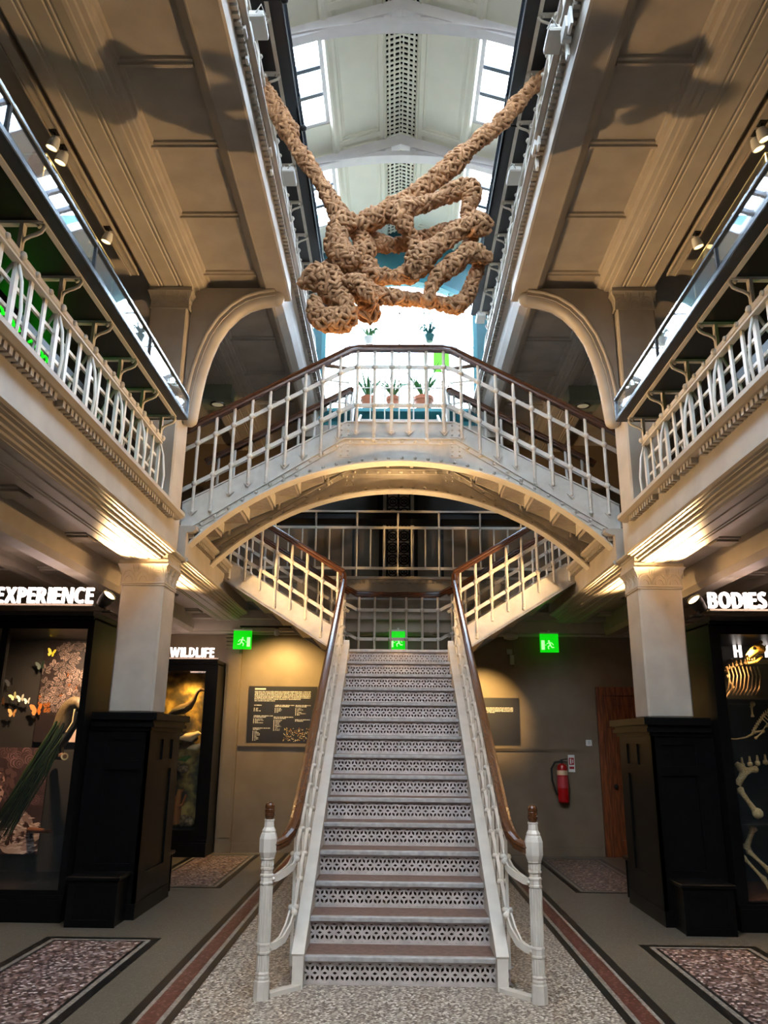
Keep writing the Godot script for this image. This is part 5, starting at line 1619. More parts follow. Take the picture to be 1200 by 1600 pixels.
# ---- wildlife diorama case by the back wall -------------------------------------------------------
func build_wildlife_case() -> void:
	var zf := -11.55
	var t := thing("display_case", "black glazed wildlife case of mounted birds below the WILDLIFE sign", "display case", Vector3(-3.3, 0, -11.8))
	case_shell(t, -4.2, -2.62, zf, -12.05, 2.66, 0.34, [[-4.1, -3.52], [-3.44, -2.80]])
	lamp_light("case_light", Vector3(-3.1, 2.44, -11.66), Vector3(-3.1, 1.2, -12.0), sc(1.0, 0.78, 0.42), 2.0, 65.0, 0.04, t)
	var im := noise_img(256, 0.009, 61)
	var bm := tmat(ramp_tex(im, [[0.2, sc(0.12, 0.10, 0.03)], [0.45, sc(0.30, 0.24, 0.08)], [0.6, sc(0.46, 0.37, 0.14)], [0.8, sc(0.62, 0.53, 0.26)]]), 1.0, 0.7)
	var b := MB.new()
	b.bx(Vector3(-4.1, 0.34, -12.02), Vector3(-2.8, 2.5, -12.005))
	part("painted_backdrop", b, bm, t, "mottled yellow-green woodland backdrop")
	var rng := RandomNumberGenerator.new(); rng.seed = 21
	var rk := tmat(ramp_tex(noise_img(256, 0.03, 63), [[0.2, sc(0.25, 0.20, 0.12)], [0.8, sc(0.60, 0.52, 0.38)]]), 2.0, 0.85)
	for q in [[290, 1150, 0.16, "upper grey rock ledge under the heron"], [278, 1196, 0.18, "middle mossy rock ledge by the green bird"], [292, 1280, 0.2, "low brown rock at the bottom of the wildlife case"]]:
		var p := at_z(q[0], q[1], -11.88)
		b = MB.new()
		for k in 6:
			b.ball(p + Vector3(rng.randf_range(-0.22, 0.1), rng.randf_range(-0.08, 0.02), rng.randf_range(-0.05, 0.05)), q[2] * rng.randf_range(0.4, 0.7), 8, Vector3(1.3, 0.6, 0.8), Basis(Vector3.UP, rng.randf() * 3.0))
		single("rock", b, rk, q[3], "rock", p, "diorama rocks")
	var hz := -11.75
	var hr := thing("heron", "long-necked grey heron standing high in the wildlife case", "bird", at_z(288, 1140, hz))
	b = MB.new()
	b.tube([at_z(262, 1118, hz), at_z(272, 1112, hz), at_z(285, 1108, hz), at_z(296, 1103, hz), at_z(303, 1094, hz), at_z(306, 1086, hz), at_z(309, 1080, hz), at_z(314, 1077, hz), at_z(320, 1079, hz), at_z(330, 1084, hz)], [0.01, 0.05, 0.075, 0.06, 0.035, 0.028, 0.026, 0.032, 0.02, 0.003], 10)
	part("body", b, mat(sc(0.30, 0.24, 0.16), 0.7), hr)
	b = MB.new()
	b.tube([at_z(258, 1120, hz + 0.05), at_z(272, 1113, hz + 0.06), at_z(290, 1107, hz + 0.05)], [0.008, 0.05, 0.03], 8)
	part("wing", b, mat(sc(0.10, 0.09, 0.08), 0.7), hr)
	for u in [282, 289]:
		b = MB.new(); b.tube([at_z(u, 1112, hz), at_z(u + 2, 1146, hz)], 0.008, 5); part("leg", b, mat(sc(0.5, 0.4, 0.2), 0.7), hr)
	for q in [[298, 1152, sc(0.80, 0.72, 0.55), "pale gull lying on the rock under the heron", 0.07], [289, 1186, sc(0.22, 0.36, 0.10), "small green bird on the middle rock ledge", 0.04], [306, 1168, sc(0.62, 0.56, 0.42), "grey-white wader behind the pale gull", 0.05]]:
		var p := at_z(q[0], q[1], -11.72)
		var r: float = q[4]
		b = MB.new()
		b.tube([p + Vector3(-r * 2.4, -r * 0.3, 0), p + Vector3(-r, 0, 0), p, p + Vector3(r * 0.9, r * 0.5, 0), p + Vector3(r * 1.5, r * 0.8, 0), p + Vector3(r * 2.2, r * 0.7, 0)], [r * 0.2, r * 0.8, r, r * 0.6, r * 0.5, 0.004], 10)
		single("mounted_bird", b, mat(q[2], 0.7), q[3], "bird", p, "birds in the wildlife case")
	var ot := at_z(274, 1288, -11.74)
	b = MB.new()
	b.tube([ot, ot + Vector3(-0.01, 0.12, 0), ot + Vector3(0.0, 0.28, 0), ot + Vector3(0.02, 0.38, 0), ot + Vector3(0.03, 0.44, 0), ot + Vector3(0.08, 0.455, 0)], [0.05, 0.075, 0.065, 0.04, 0.042, 0.01], 10)
	b.tube([ot + Vector3(0.03, 0.24, 0.05), ot + Vector3(0.10, 0.27, 0.08), ot + Vector3(0.14, 0.40, 0.07)], [0.02, 0.016, 0.02], 6)
	single("mounted_mammal", b, mat(sc(0.50, 0.30, 0.10), 0.75), "small brown mammal standing upright at the bottom of the wildlife case", "animal", ot)
	sign_of("WILDLIFE", "glowing white WILDLIFE letters on top of the wildlife case", Vector3(-2.68, 2.70, -11.56), 0.135, true, -3.5, -2.62, 0.3)
	# pilaster beside the case
	b = MB.new()
	b.bx(Vector3(-2.60, 0, -12.1), Vector3(-2.38, 3.12, -12.02)); b.bx(Vector3(-2.57, 0.2, -12.02), Vector3(-2.41, 2.86, -12.005))
	for k in 4: b.bx(Vector3(-2.62 - 0.006 * k, 2.88 + 0.055 * k, -12.1), Vector3(-2.36 + 0.006 * k, 2.92 + 0.055 * k, -12.0 + 0.01 * k))
	struct("trim_2", b, M.wall)

# ---- things on the back wall ----------------------------------------------------------------------
func text_block(im: Image, rng: RandomNumberGenerator, x: int, y: int, w: int, lines: int, c: Color, step := 5, h := 2) -> void:   # unreadable small print as broken strokes
	for l in lines:
		var xx := x
		var end := x + (w if l < lines - 1 else int(w * rng.randf_range(0.4, 0.9)))
		while xx < end:
			var n := rng.randi_range(3, 11)
			var e := mini(xx + n, end)
			for k in range(xx, e):
				if rng.randf() < 0.82: im.fill_rect(Rect2i(k, y + l * step, 1, h), c)
			xx = e + 2
func panel_big() -> Image:
	var rng := RandomNumberGenerator.new(); rng.seed = 31
	var im := Image.create(500, 410, false, Image.FORMAT_RGB8)
	im.fill(sc(0.115, 0.105, 0.10))
	var c := sc(0.78, 0.76, 0.70)
	im.fill_rect(Rect2i(42, 14, 80, 12), c)
	text_block(im, rng, 42, 36, 410, 6, c, 11, 7)
	text_block(im, rng, 42, 104, 210, 1, c, 8, 6)
	for q in [[42, 135, 130, 1, 3], [195, 135, 140, 2, 4], [345, 135, 110, 2, 6], [42, 212, 140, 2, 4], [190, 220, 140, 2, 9], [345, 238, 110, 2, 0], [42, 300, 125, 2, 8]]:
		text_block(im, rng, q[0], q[1], q[2], q[3], c, 9, 7)
		for k in q[4]: text_block(im, rng, q[0] + 12, q[1] + 24 + k * 9, rng.randi_range(25, 80), 1, c, 8, 5)
		if q[4] > 0: im.fill_rect(Rect2i(q[0], q[1] + 22, 4, q[4] * 9), c)
	for k in 150:
		var x := rng.randf_range(265, 470); var y := rng.randf_range(300, 395)
		ell(im, x, y, rng.randf_range(1.5, 4.0), rng.randf_range(1.5, 3.5), 0, [sc(0.85, 0.72, 0.45), sc(0.70, 0.48, 0.16), sc(0.90, 0.86, 0.70)][k % 3])
	return im
func panel_small() -> Image:
	var rng := RandomNumberGenerator.new(); rng.seed = 33
	var im := Image.create(420, 410, false, Image.FORMAT_RGB8)
	im.fill(sc(0.115, 0.105, 0.10))
	text_block(im, rng, 50, 82, 315, 5, sc(0.80, 0.78, 0.72), 10, 6)
	return im
func exit_sign(p: Vector3, flip: float, label: String) -> void:
	var t := thing("exit_sign", label, "exit sign", p, "green exit signs")
	var b := MB.new()
	b.box(p, Vector3(0.275, 0.275, 0.03)); part("panel", b, M.exit, t)
	b = MB.new()
	b.box(p + Vector3(0, 0.15, 0), Vector3(0.285, 0.025, 0.05)); b.box(p + Vector3(0, 0.17, -0.04), Vector3(0.03, 0.04, 0.10)); part("housing", b, M.plastic, t)
	b = MB.new()
	var o := p + Vector3(0, -0.03, 0.016)
	var ux := Vector3(flip, 0, 0)
	b.ext(PackedVector2Array([Vector2(0.07, -0.07), Vector2(0.12, -0.07), Vector2(0.12, 0.07), Vector2(0.07, 0.07)]), o, ux, Vector3.UP, Vector3(0, 0, 0.002))
	part("door_symbol", b, M.exitwhite, t)
	b = MB.new()
	var bar := func(x0: float, y0: float, x1: float, y1: float, r: float) -> void: b.tube([o + ux * x0 + Vector3.UP * y0, o + ux * x1 + Vector3.UP * y1], r, 6)
	b.ball(o + ux * 0.005 + Vector3.UP * 0.058, 0.014, 8)
	bar.call(0.0, 0.04, -0.015, 0.0, 0.012); bar.call(-0.015, 0.0, 0.022, -0.025, 0.008); bar.call(0.022, -0.025, 0.012, -0.06, 0.007)
	bar.call(-0.015, 0.0, -0.035, -0.035, 0.008); bar.call(-0.035, -0.035, -0.07, -0.035, 0.007)
	bar.call(0.0, 0.04, 0.04, 0.018, 0.006); bar.call(0.0, 0.04, -0.04, 0.03, 0.006); bar.call(-0.04, 0.03, -0.06, 0.0, 0.005)
	bar.call(0.045, 0.0, 0.065, 0.0, 0.004)
	part("running_figure", b, M.exitwhite, t)
	var l := OmniLight3D.new()
	l.name = "sign_light"
	t.add_child(l)
	l.position = Vector3(0, 0, 0.12)
	l.light_color = sc(0.1, 1.0, 0.15); l.light_energy = 0.003; l.omni_range = 6.0; l.omni_attenuation = 2.0; l.light_size = 0.1; l.shadow_enabled = true
func build_back_items() -> void:
	M.exit = glow(sc(0.0, 0.75, 0.03), 1.1)
	M.exitwhite = glow(sc(0.75, 1.0, 0.70), 0.9)
	var z := -12.075
	var a := at_z(389, 1072, z); var c := at_z(494, 1162, z)
	flat_print("information_panel", print_mat(panel_big(), 0.4), "large black information panel with columns of white text and golden specimens", "panel", Vector3((a.x + c.x) * 0.5, (a.y + c.y) * 0.5, z), 1.03, absf(a.y - c.y))
	a = at_z(742, 1090, z); c = at_z(813, 1167, z)
	flat_print("information_panel", print_mat(panel_small(), 0.4), "black information panel with one short white paragraph", "panel", Vector3((a.x + c.x) * 0.5, (a.y + c.y) * 0.5, z), absf(c.x - a.x), absf(a.y - c.y))
	var e0 := at_z(379, 1000, -11.85)
	exit_sign(e0, 1.0, "green exit sign above the large information panel")
	exit_sign(at_z(622, 1001, -11.85), -1.0, "green exit sign seen through the landing balusters")
	exit_sign(at_z(858, 1005, -11.85), -1.0, "green exit sign above the fire extinguisher")
	# wall washers over the two panels
	for q in [[-1.75, 3.02, -11.30, -1.75, 1.9, WASH_L, 62.0, "the large information panel"], [0.98, 2.60, -10.95, 1.26, 2.02, WASH_R, 29.0, "the short information panel"]]:
		spot_fixture("wall_washer", "small ceiling spotlight aimed at %s" % q[7], "wall washers", Vector3(q[0], q[1], q[2]), Vector3(q[3], q[4], -12.1), 0.04, q[5], q[6], 1.0, 3.10 if q[0] < 0.0 else 2.72, Color(1.0, 0.84, 0.54))
	var b := MB.new()
	b.bx(Vector3(-2.28, 3.10, -11.34), Vector3(-1.55, 3.125, -11.26))
	single("lighting_track", b, M.blackmatt, "dark lighting track under the far gallery", "lighting track", Vector3(-1.9, 3.10, -11.30))
	# fire extinguisher
	var p := at_z(881, 1254, -11.98)
	var t := thing("fire_extinguisher", "red fire extinguisher with black hose hung on the wall", "fire extinguisher", p)
	b = MB.new()
	b.lathe(p, [Vector2(0, 0), Vector2(0.07, 0.0), Vector2(0.078, 0.015), Vector2(0.078, 0.46), Vector2(0.065, 0.51), Vector2(0.03, 0.535), Vector2(0.0, 0.54)], 20)
	part("cylinder", b, mat(sc(0.62, 0.03, 0.04), 0.3), t)
	b = MB.new()
	b.lathe(p, [Vector2(0.0788, 0.20), Vector2(0.0788, 0.36)], 20); part("red_label", b, mat(sc(0.70, 0.22, 0.24), 0.5), t)
	b = MB.new()
	b.lathe(p, [Vector2(0.0788, 0.375), Vector2(0.0788, 0.44)], 20); part("cream_band", b, mat(sc(0.85, 0.74, 0.60), 0.5), t)
	b = MB.new()
	b.tube([p + Vector3(0, 0.53, 0), p + Vector3(0, 0.58, 0)], 0.02, 8); b.tube([p + Vector3(-0.03, 0.58, 0.02), p + Vector3(0.08, 0.60, 0.03)], 0.009, 6); b.tube([p + Vector3(-0.03, 0.565, 0.02), p + Vector3(0.07, 0.555, 0.04)], 0.008, 6)
	part("handle", b, M.blackmatt, t)
	b = MB.new()
	b.tube([p + Vector3(-0.02, 0.56, 0), p + Vector3(-0.10, 0.55, 0.0), p + Vector3(-0.155, 0.46, 0.0), p + Vector3(-0.15, 0.30, 0.0), p + Vector3(-0.11, 0.16, 0.0), p + Vector3(-0.085, 0.10, 0.0)], 0.015, 8)
	part("hose", b, M.blackmatt, t)
	b = MB.new()
	b.bx(p + Vector3(-0.03, 0.30, -0.09), p + Vector3(0.03, 0.42, -0.06)); part("wall_hook", b, M.blackmatt, t)
	a = at_z(893, 1193, z)
	t = thing("extinguisher_notice", "small white and red notice above the fire extinguisher", "notice", a)
	b = MB.new(); b.box(a, Vector3(0.095, 0.24, 0.006)); part("plate", b, M.plastic, t)
	b = MB.new(); b.box(a + Vector3(0, 0.03, 0.004), Vector3(0.075, 0.10, 0.003)); b.box(a + Vector3(0, -0.06, 0.004), Vector3(0.07, 0.035, 0.003)); part("red_field", b, mat(sc(0.62, 0.05, 0.06), 0.5), t)
	b = MB.new(); b.box(a + Vector3(-0.012, 0.03, 0.006), Vector3(0.02, 0.07, 0.002)); b.box(a + Vector3(0.018, 0.03, 0.006), Vector3(0.012, 0.05, 0.002)); part("symbol", b, M.plastic, t)
	a = at_z(920, 1161, z)
	t = thing("wall_switch", "small white wall switch beside the brown door", "switch", a)
	b = MB.new(); b.bbox(a, Vector3(0.09, 0.09, 0.03), 0.008); part("plate", b, M.plastic, t)
	b = MB.new(); b.bbox(a + Vector3(0, 0.005, 0.017), Vector3(0.04, 0.055, 0.014), 0.004); part("rocker", b, mat(sc(0.75, 0.75, 0.73), 0.4), t)
	# ceiling detector and door contact boxes
	a = at_z(798, 997, -11.75)
	t = thing("smoke_detector", "flat pale disc detector under the ceiling beside the exit sign", "detector", a)
	b = MB.new(); b.lathe(a, [Vector2(0, 0.03), Vector2(0.11, 0.03), Vector2(0.10, -0.01), Vector2(0.05, -0.025), Vector2(0, -0.025)], 20); part("disc", b, M.stone, t)
	b = MB.new(); b.tube([a, Vector3(a.x, 3.30, a.z)], 0.008, 6); part("stem", b, M.stone, t)
	a = at_z(798, 1024, z)
	t = thing("sensor_box", "two small grey sensor boxes on the wall beneath the disc detector", "sensor", a)
	b = MB.new(); b.box(a + Vector3(-0.02, 0.05, 0.015), Vector3(0.08, 0.075, 0.04)); part("upper_box", b, mat(sc(0.55, 0.56, 0.5), 0.5), t)
	b = MB.new(); b.box(a + Vector3(0.015, -0.07, 0.015), Vector3(0.06, 0.14, 0.04)); part("lower_box", b, mat(sc(0.62, 0.64, 0.58), 0.5), t)
	b = MB.new(); b.tube([a + Vector3(0.05, 0.25, 0), a + Vector3(0.055, -0.2, 0)], 0.006, 5); part("conduit", b, M.wall, t)
	# camera dome under the far beam
	a = at_z(674, 988, -11.9)
	b = MB.new(); b.ball(a, 0.045, 10); b.lathe(a, [Vector2(0, 0.06), Vector2(0.055, 0.06), Vector2(0.05, 0.0)], 14)
	single("dome_camera", b, M.stone, "small beige dome under the beam behind the landing balusters", "camera", a)
	# brown door
	a = at_z(938, 1074, z)
	var x0 := 2.97
	var dz := -12.1
	b = MB.new()
	b.bx(Vector3(x0, 0, dz), Vector3(x0 + 0.12, 2.36, dz + 0.05)); b.bx(Vector3(x0 + 1.0, 0, dz), Vector3(x0 + 1.12, 2.36, dz + 0.05)); b.bx(Vector3(x0 + 0.12, 2.24, dz), Vector3(x0 + 1.0, 2.36, dz + 0.05))
	b.bx(Vector3(x0 + 0.09, 0, dz), Vector3(x0 + 0.125, 2.27, dz + 0.065)); b.bx(Vector3(x0 + 0.12, 2.235, dz), Vector3(x0 + 1.0, 2.27, dz + 0.065))
	var dr := struct("door_1", b, M.door, "brown panelled wooden door in the back wall")
	b = MB.new(); b.bx(Vector3(x0 + 0.12, 0, dz), Vector3(x0 + 1.0, 2.24, dz + 0.015)); part("leaf", b, M.door, dr)
	b = MB.new()
	for q in [[0.12, 0.24, 0.0, 2.24], [0.88, 1.0, 0.0, 2.24], [0.24, 0.88, 2.10, 2.24], [0.24, 0.88, 1.45, 1.56], [0.24, 0.88, 0.78, 0.98], [0.24, 0.88, 0.0, 0.22], [0.53, 0.59, 0.22, 2.10]]:
		b.bx(Vector3(x0 + q[0], q[2], dz + 0.015), Vector3(x0 + q[1], q[3], dz + 0.035))
	part("door_frame_members", b, M.door, dr)
	b = MB.new(); b.ball(Vector3(x0 + 0.20, 0.95, dz + 0.07), 0.035, 10); b.tube([Vector3(x0 + 0.20, 0.95, dz + 0.03), Vector3(x0 + 0.20, 0.95, dz + 0.06)], 0.015, 8); part("knob", b, M.blackmatt, dr)
const WASH_L := 5.5
const WASH_R := 9.0

# ---- gallery fittings -----------------------------------------------------------------------------
func build_gallery_items() -> void:
	for s in [-1.0, 1.0]:
		var side := "left" if s < 0 else "right"
		var p := Vector3(s * 2.62, 6.18, -10.35)
		var t := thing("emergency_light", "square green-grey ceiling light box behind the %s bracket" % side, "light", p, "ceiling light boxes")
		var b := MB.new(); b.bx(p + Vector3(-0.23, 0, -0.2), p + Vector3(0.23, 0.24, 0.2)); part("box", b, mat(sc(0.50, 0.53, 0.46), 0.5), t)
		b = MB.new(); b.lathe(p, [Vector2(0.11, 0.0), Vector2(0.105, -0.012), Vector2(0.085, -0.012), Vector2(0.08, 0.0)], 18); part("ring", b, M.chrome, t)
		b = MB.new(); b.lathe(p, [Vector2(0.08, -0.002), Vector2(0.0, -0.02)], 18); part("lens", b, glow(sc(0.9, 0.9, 0.8), 0.08), t)
		# lighting track with spots over the first gallery
		b = MB.new()
		b.bx(Vector3(s * 2.87, 6.38, -7.4), Vector3(s * 2.93, 6.49, -2.6)); b.bx(Vector3(s * 2.85, 6.37, -7.4), Vector3(s * 2.865, 6.40, -2.6)); b.bx(Vector3(s * 2.935, 6.37, -7.4), Vector3(s * 2.95, 6.40, -2.6))
		single("gallery_track", b, M.stone, "pale lighting track above the %s first gallery" % side, "lighting track", Vector3(s * 2.9, 6.38, -5.0), "gallery lighting tracks")
		var uv := [[88, 213], [100, 243], [170, 372]] if s < 0 else [[1187, 195], [1180, 225], [1085, 362]]
		var n := 0
		for q in uv:
			var d := at_x(q[0], q[1], s * 2.88)
			spot_fixture("track_spot", "small warm spotlight on the %s gallery track, %s from the column" % [side, ["third", "second", "first"][n]], "gallery track spotlights", Vector3(s * 2.9, 6.24, d.z), Vector3(s * 3.6, 4.0, d.z - 0.2), 0.05, TRACK, 55.0, 5.0, 6.38, Color(1.0, 0.82, 0.58))
			n += 1
		# tall glass case standing in the gallery
		t = thing("tall_glass_case", "tall frameless glass case standing behind the %s first-gallery balustrade" % side, "display case", Vector3(s * 3.35, 3.74, -6.2), "tall glass cases")
		b = MB.new()
		b.bx(Vector3(s * 2.96, 3.74, -7.0), Vector3(s * 3.7, 4.95, -5.36)); part("plinth", b, M.black, t)
		for q in [[2.96, 2.968, -7.0, -5.36], [3.692, 3.70, -7.0, -5.36], [2.968, 3.692, -5.368, -5.36], [2.968, 3.692, -7.0, -6.992]]:
			b = MB.new(); b.bx(Vector3(s * q[0], 4.95, q[2]), Vector3(s * q[1], 6.2, q[3])); part("pane", b, M.glass, t)
		b = MB.new(); b.bx(Vector3(s * 2.96, 6.2, -7.0), Vector3(s * 3.7, 6.208, -5.36)); part("top_pane", b, M.glass, t)
		b = MB.new()
		for x in [2.962, 3.698]:
			for zz in [-6.998, -5.362]: b.bx(Vector3(s * x - 0.004, 4.95, zz - 0.004), Vector3(s * x + 0.004, 6.2, zz + 0.004))
		b.bx(Vector3(s * 2.958, 6.196, -7.0), Vector3(s * 2.966, 6.206, -5.36)); b.bx(Vector3(s * 2.958, 6.196, -5.366), Vector3(s * 3.70, 6.206, -5.358))
		part("edge", b, mat(sc(0.75, 0.75, 0.62), 0.3), t)
		# black block added so the gallery behind the balusters stays dark
		b = MB.new()
		b.bx(Vector3(s * 4.3, 3.74, -12.0), Vector3(s * 5.55, 6.2, -1.0))
		single("added_dark_block", b, M.blackmatt, "added black block keeping the back of the %s first gallery dark" % side, "cabinet", Vector3(s * 4.9, 3.74, -6.5), "added dark blocks")
		# unseen spot added to brighten the foot of the stairs
		spot_fixture("added_spot", "added unseen spotlight under the %s upper gallery brightening the stair foot" % side, "added spotlights", Vector3(s * 2.1, 6.2, -1.0), Vector3(0, 0.9, -6.6), 0.09, ADDED_FILL, 30.0, 5.0, 6.47, Color(1.0, 0.96, 0.92))
	# green glowing panels glimpsed between the balusters
	M.green = glow(sc(0.05, 0.9, 0.12), 1.0)
	for q in [[0.0, -2.93, -5.12, "wider green light panel of zigzag lines behind the left balustrade"], [0.0, -2.93, -5.62, "narrower green light panel of zigzag lines nearer the left tall glass case"], [0.0, 2.93, -4.75, "green light panel of zigzag lines behind the right balustrade"]]:
		var x: float = q[1]; var zc: float = q[2]
		var t := thing("green_light_panel", q[3], "light panel", Vector3(x, 3.74, zc), "green light panels")
		var sg := signf(x)
		var b := MB.new()
		b.bx(Vector3(x, 3.74, zc - 0.2), Vector3(x + sg * 0.03, 4.62, zc + 0.2)); part("board", b, mat(sc(0.16, 0.18, 0.16), 0.5), t)
		b = MB.new()
		for k in 9:
			var y := 4.05 + k * 0.06
			var pts := []
			for j in 9: pts.append(Vector3(x - sg * 0.015, y + (0.02 if j % 2 else -0.02), zc - 0.17 + j * 0.0425))
			b.tube(pts, 0.011, 5)
		part("zigzag_tube", b, M.green, t)
		var l := OmniLight3D.new()
		l.name = "panel_light"
		t.add_child(l)
		l.position = Vector3(-sg * 0.12, 0.6, 0)
		l.light_color = sc(0.1, 1.0, 0.2); l.light_energy = 0.0008; l.omni_range = 8.0; l.omni_attenuation = 2.0; l.light_size = 0.15; l.shadow_enabled = true
	# white boxes and lamp heads clipped to the upper balustrades
	for q in [[404, 40, -1, "second from the nearest truss"], [452, 276, -1, "below the middle truss"], [866, 62, 1, "second from the nearest truss"], [803, 275, 1, "below the middle truss"], [751, 497, 1, "at the window end"]]:
		var c := at_x(q[0], q[1], q[2] * 1.17)
		var side := "left" if q[2] < 0 else "right"
		var t := thing("power_supply", "white power supply box on the %s upper balustrade %s" % [side, q[3]], "power supply", c, "power supply boxes")
		var b := MB.new(); b.bbox(c, Vector3(0.13, 0.06, 0.24), 0.01); part("box", b, M.plastic, t)
		b = MB.new(); b.tube([c + Vector3(0, 0, 0.12), c + Vector3(-q[2] * 0.05, 0.01, 0.18), c + Vector3(-q[2] * 0.07, 0.0, 0.1), c + Vector3(0, 0.1, 0.05)], 0.007, 6); part("cable", b, M.plastic, t)
	for q in [[388, 58, -1, "near"], [426, 240, -1, "far"], [886, 50, 1, "near"], [838, 232, 1, "far"]]:
		var c := at_x(q[0], q[1], q[2] * 1.225)
		var side := "left" if q[2] < 0 else "right"
		var sx: float = q[2]
		var t := thing("clamp_lamp", "white folded lamp bracket on the %s upper fascia, %s one" % [side, q[3]], "lamp bracket", c, "white lamp brackets")
		var b := MB.new()
		b.box(c + Vector3(0, 0, 0.10), Vector3(0.02, 0.16, 0.10)); b.box(c + Vector3(-sx * 0.02, 0.02, 0), Vector3(0.02, 0.10, 0.16)); b.box(c + Vector3(sx * 0.02, -0.05, -0.10), Vector3(0.02, 0.18, 0.06)); b.box(c + Vector3(sx * 0.01, -0.02, -0.05), Vector3(0.06, 0.03, 0.03))
		part("bracket", b, M.plastic, t)
	for q in [[440, 72, -1, "third"], [828, 18, 1, "third"], [470, 287, -1, "second"], [787, 255, 1, "second"]]:
		var c := at_x(q[0], q[1], q[2] * 1.02)
		c.y = 7.60
		var side := "left" if q[2] < 0 else "right"
		var t := thing("black_spot_head", "small black spotlight under the %s upper desk case by the %s truss" % [side, q[3]], "spotlight", c, "black spot heads")
		var b := MB.new(); b.ball(c, 0.035, 10); b.tube([c, c + Vector3(q[2] * 0.2, 0.0, 0)], 0.012, 6); part("head", b, M.blackmatt, t)
	# ground floor smoke detector on the left ceiling
	var d := at_x(28, 868, -3.7)
	var t2 := thing("ceiling_detector", "round white smoke detector under the ceiling by the EXPERIENCE sign", "detector", Vector3(-3.7, 3.42, d.z))
	var bb := MB.new(); bb.lathe(Vector3(-3.7, 3.36, d.z), [Vector2(0.0, 0.06), Vector2(0.075, 0.06), Vector2(0.07, 0.02), Vector2(0.045, -0.02), Vector2(0.0, -0.025)], 18); part("body", bb, M.plastic, t2)
const TRACK := 0.8
const ADDED_FILL := 14.0

# ---- knotted rope sculpture -----------------------------------------------------------------------
func limb(t: Node3D, rng: RandomNumberGenerator, pts: Array, z: float, called := "rope_arm") -> void:   # pts: [u, v, radius in px, depth offset]
	var cur := Curve3D.new()
	cur.bake_interval = 0.02
	var rad := []
	var pp := []
	for q in pts:
		pp.append(at_z(q[0], q[1], z + (q[3] if q.size() > 3 else 0.0)))
		rad.append(q[2] * 0.0050 * rng.randf_range(0.88, 1.12))
	for k in pp.size():
		var tan := Vector3.ZERO
		if k > 0 and k < pp.size() - 1: tan = (pp[k + 1] - pp[k - 1]) * 0.16
		cur.add_point(pp[k], -tan, tan)
	var L := cur.get_baked_length()
	var offs := []
	for p in pp: offs.append(cur.get_closest_offset(p))
	var rad_at := func(o: float) -> float:
		for k in offs.size() - 1:
			if o <= offs[k + 1]: return lerpf(rad[k], rad[k + 1], clampf((o - offs[k]) / maxf(0.001, offs[k + 1] - offs[k]), 0, 1))
		return rad[rad.size() - 1]
	var core := MB.new()
	var cp := []; var cr := []
	var n := maxi(3, int(L / 0.05))
	for k in n + 1:
		cp.append(cur.sample_baked(L * k / n)); cr.append(maxf(rad_at.call(L * k / n) - 0.03, 0.02))
	core.tube(cp, cr, 9)
	core.ball(cp[0], cr[0], 8); core.ball(cp[n], cr[n], 8)
	var body := part(called, core, M.ropecore, t)
	var b := MB.new()
	var o := -rad_at.call(0.0) * 0.5 as float
	var flip := 1.0
	while o < L + rad_at.call(L) * 0.5:
		var oc := clampf(o, 0.0, L)
		var c: Vector3 = cur.sample_baked(oc)
		var ax: Vector3 = (cur.sample_baked(minf(oc + 0.03, L)) - cur.sample_baked(maxf(oc - 0.03, 0.0))).normalized()
		var over := o - oc
		var r: float = rad_at.call(oc)
		if absf(over) > 0.001: r *= sqrt(maxf(0.1, 1.0 - pow(over / (r * 0.55), 2.0)))
		c += ax * over
		var e1 := ax.cross(Vector3(0.3, 0.5, 0.8)).normalized()
		var e2 := ax.cross(e1)
		var cnt := maxi(4, int(round(TAU * r / 0.052)))
		var ph := rng.randf() * TAU
		for j in cnt:
			var a := ph + TAU * (j + rng.randf_range(-0.2, 0.2)) / cnt
			var along := rng.randf_range(0.35, 1.0) * flip * (1.0 if j % 2 == 0 else -1.0)
			var len := rng.randf_range(0.04, 0.06)
			var lift := rng.randf_range(0.010, 0.032)
			var sp := []
			for k in 5:
				var u := (k - 2) / 2.0
				var aa := a + u * len * sqrt(maxf(0.0, 1.0 - 0.5 * along * along)) / maxf(r, 0.04)
				var rr := maxf(r - 0.032, 0.02) + lift * (1.0 - u * u) - (0.016 if absf(u) > 0.9 else 0.0)
				sp.append(c + ax * (u * len * along) + (e1 * cos(aa) + e2 * sin(aa)) * rr)
			b.tube(sp, rng.randf_range(0.016, 0.020), 6)
		o += 0.030
		flip = -flip
	part("knotted_strands", b, M.rope, body, "", "stuff")
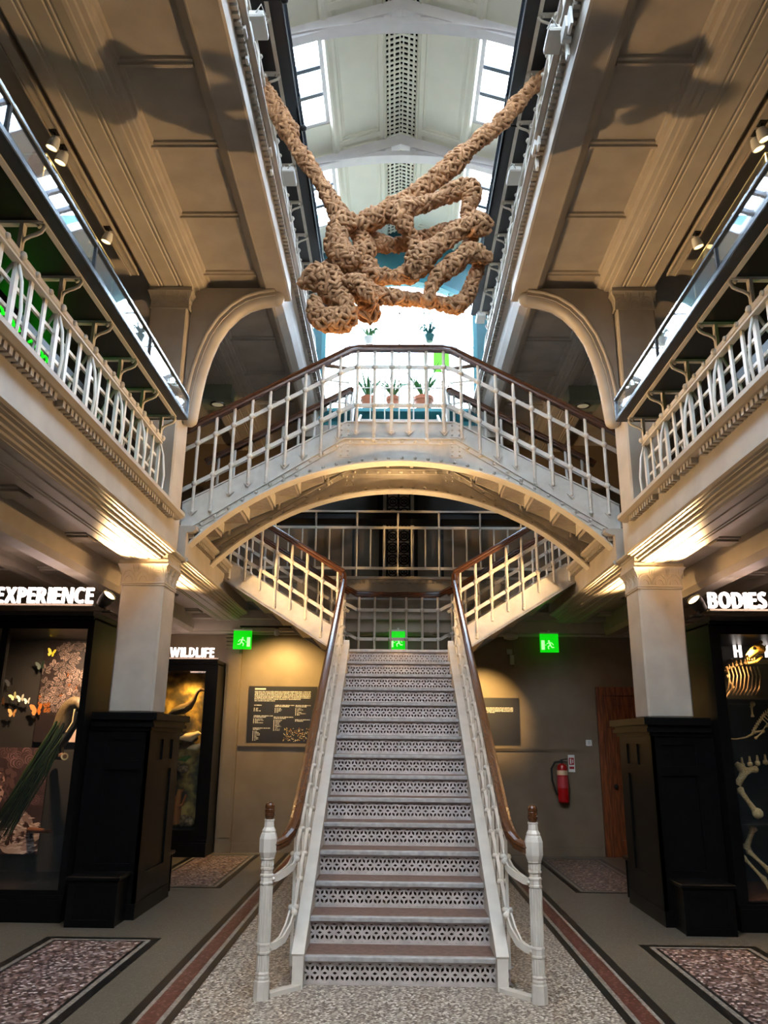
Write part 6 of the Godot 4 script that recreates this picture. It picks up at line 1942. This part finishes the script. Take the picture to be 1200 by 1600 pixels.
func build_rope() -> void:
	var z := -5.9
	var t := thing("rope_sculpture", "huge knotted tan rope sculpture hung between the upper balustrades", "sculpture", at_z(625, 400, z))
	var rng := RandomNumberGenerator.new(); rng.seed = 99
	limb(t, rng, [[405, 124, 12], [412, 140, 16], [426, 162, 17], [440, 186, 18], [451, 205, 19], [457, 221, 11], [466, 234, 14], [476, 249, 14], [490, 268, 13], [502, 286, 12], [514, 308, 15], [523, 324, 17], [535, 346, 20]], z)
	limb(t, rng, [[861, 108, 10], [848, 122, 14], [832, 136, 15], [818, 151, 11], [809, 161, 15], [795, 178, 13], [784, 189, 16], [776, 199, 10], [766, 206, 14], [755, 214, 16], [740, 227, 13], [726, 239, 16], [712, 252, 18], [701, 263, 21], [686, 276, 17], [672, 285, 18], [658, 297, 15], [647, 306, 17], [630, 317, 18], [613, 327, 20], [596, 335, 20], [580, 343, 21], [567, 351, 17]], z, "rope_arm")
	limb(t, rng, [[634, 354, 14], [628, 340, 20], [633, 326, 20], [648, 323, 16], [663, 319, 13], [680, 313, 13], [692, 308, 14], [710, 299, 16], [726, 293, 18], [738, 301, 17], [734, 315, 13], [731, 330, 13], [740, 345, 19], [750, 350, 20]], z + 0.12, "rope_loop")
	limb(t, rng, [[628, 340, 16], [636, 357, 12], [645, 373, 12], [652, 390, 14]], z + 0.05, "rope_link")
	limb(t, rng, [[748, 346, 15], [722, 352, 12], [697, 358, 12], [672, 367, 13], [647, 374, 14], [630, 380, 14], [613, 383, 15], [596, 381, 17], [584, 376, 16], [570, 368, 15], [559, 362, 15]], z - 0.16, "rope_arm")
	limb(t, rng, [[752, 351, 19], [738, 352, 19], [722, 356, 17], [705, 368, 16], [688, 381, 17], [670, 394, 21], [655, 407, 25], [650, 420, 22]], z + 0.18, "rope_arm")
	limb(t, rng, [[740, 362, 12], [735, 376, 10], [731, 388, 13]], z, "rope_link")
	limb(t, rng, [[756, 401, 12], [746, 396, 15], [734, 394, 17], [720, 404, 16], [709, 413, 17], [696, 422, 16], [684, 431, 16], [677, 444, 12], [672, 458, 10], [670, 468, 12]], z + 0.14, "rope_arm")
	limb(t, rng, [[752, 402, 13], [746, 420, 12], [739, 438, 12], [733, 454, 12], [725, 468, 14], [711, 478, 17], [695, 475, 14], [672, 472, 13], [650, 468, 13], [630, 466, 13], [612, 464, 14], [597, 463, 15], [585, 459, 15], [574, 454, 17]], z, "rope_loop")
	limb(t, rng, [[645, 426, 19], [626, 431, 14], [612, 433, 13], [600, 432, 14], [588, 432, 16], [578, 427, 18], [575, 412, 15]], z - 0.06, "rope_arm")
	limb(t, rng, [[560, 362, 15], [566, 375, 16], [570, 390, 18], [560, 402, 19], [545, 406, 22], [530, 404, 18]], z - 0.04, "rope_knot")
	limb(t, rng, [[543, 345, 17], [532, 352, 19], [527, 368, 20], [526, 384, 24], [536, 400, 24], [550, 410, 20]], z + 0.10, "rope_knot")
	limb(t, rng, [[478, 440, 12], [490, 436, 22], [503, 432, 27], [516, 442, 29], [524, 456, 28], [530, 468, 22]], z + 0.08, "rope_knot")
	limb(t, rng, [[520, 418, 16], [535, 424, 18], [548, 436, 19], [556, 448, 19], [566, 462, 18], [574, 476, 18], [577, 490, 18]], z - 0.02, "rope_knot")
	limb(t, rng, [[545, 440, 14], [560, 441, 17], [568, 452, 16], [578, 462, 14]], z + 0.16, "rope_knot")
	limb(t, rng, [[492, 474, 12], [494, 486, 16], [502, 498, 21], [516, 501, 21], [530, 499, 22], [542, 498, 19], [544, 484, 15], [538, 470, 15]], z + 0.12, "rope_knot")
	# cords that tie it to the two rails
	for q in [[405, 124, -1.0], [861, 108, 1.0]]:
		var p := at_z(q[0], q[1], z)
		var b := MB.new()
		b.tube([p, Vector3(q[2] * 1.30, 7.39, z + 0.02)], 0.012, 6)
		part("tie_cord", b, M.rope, t)
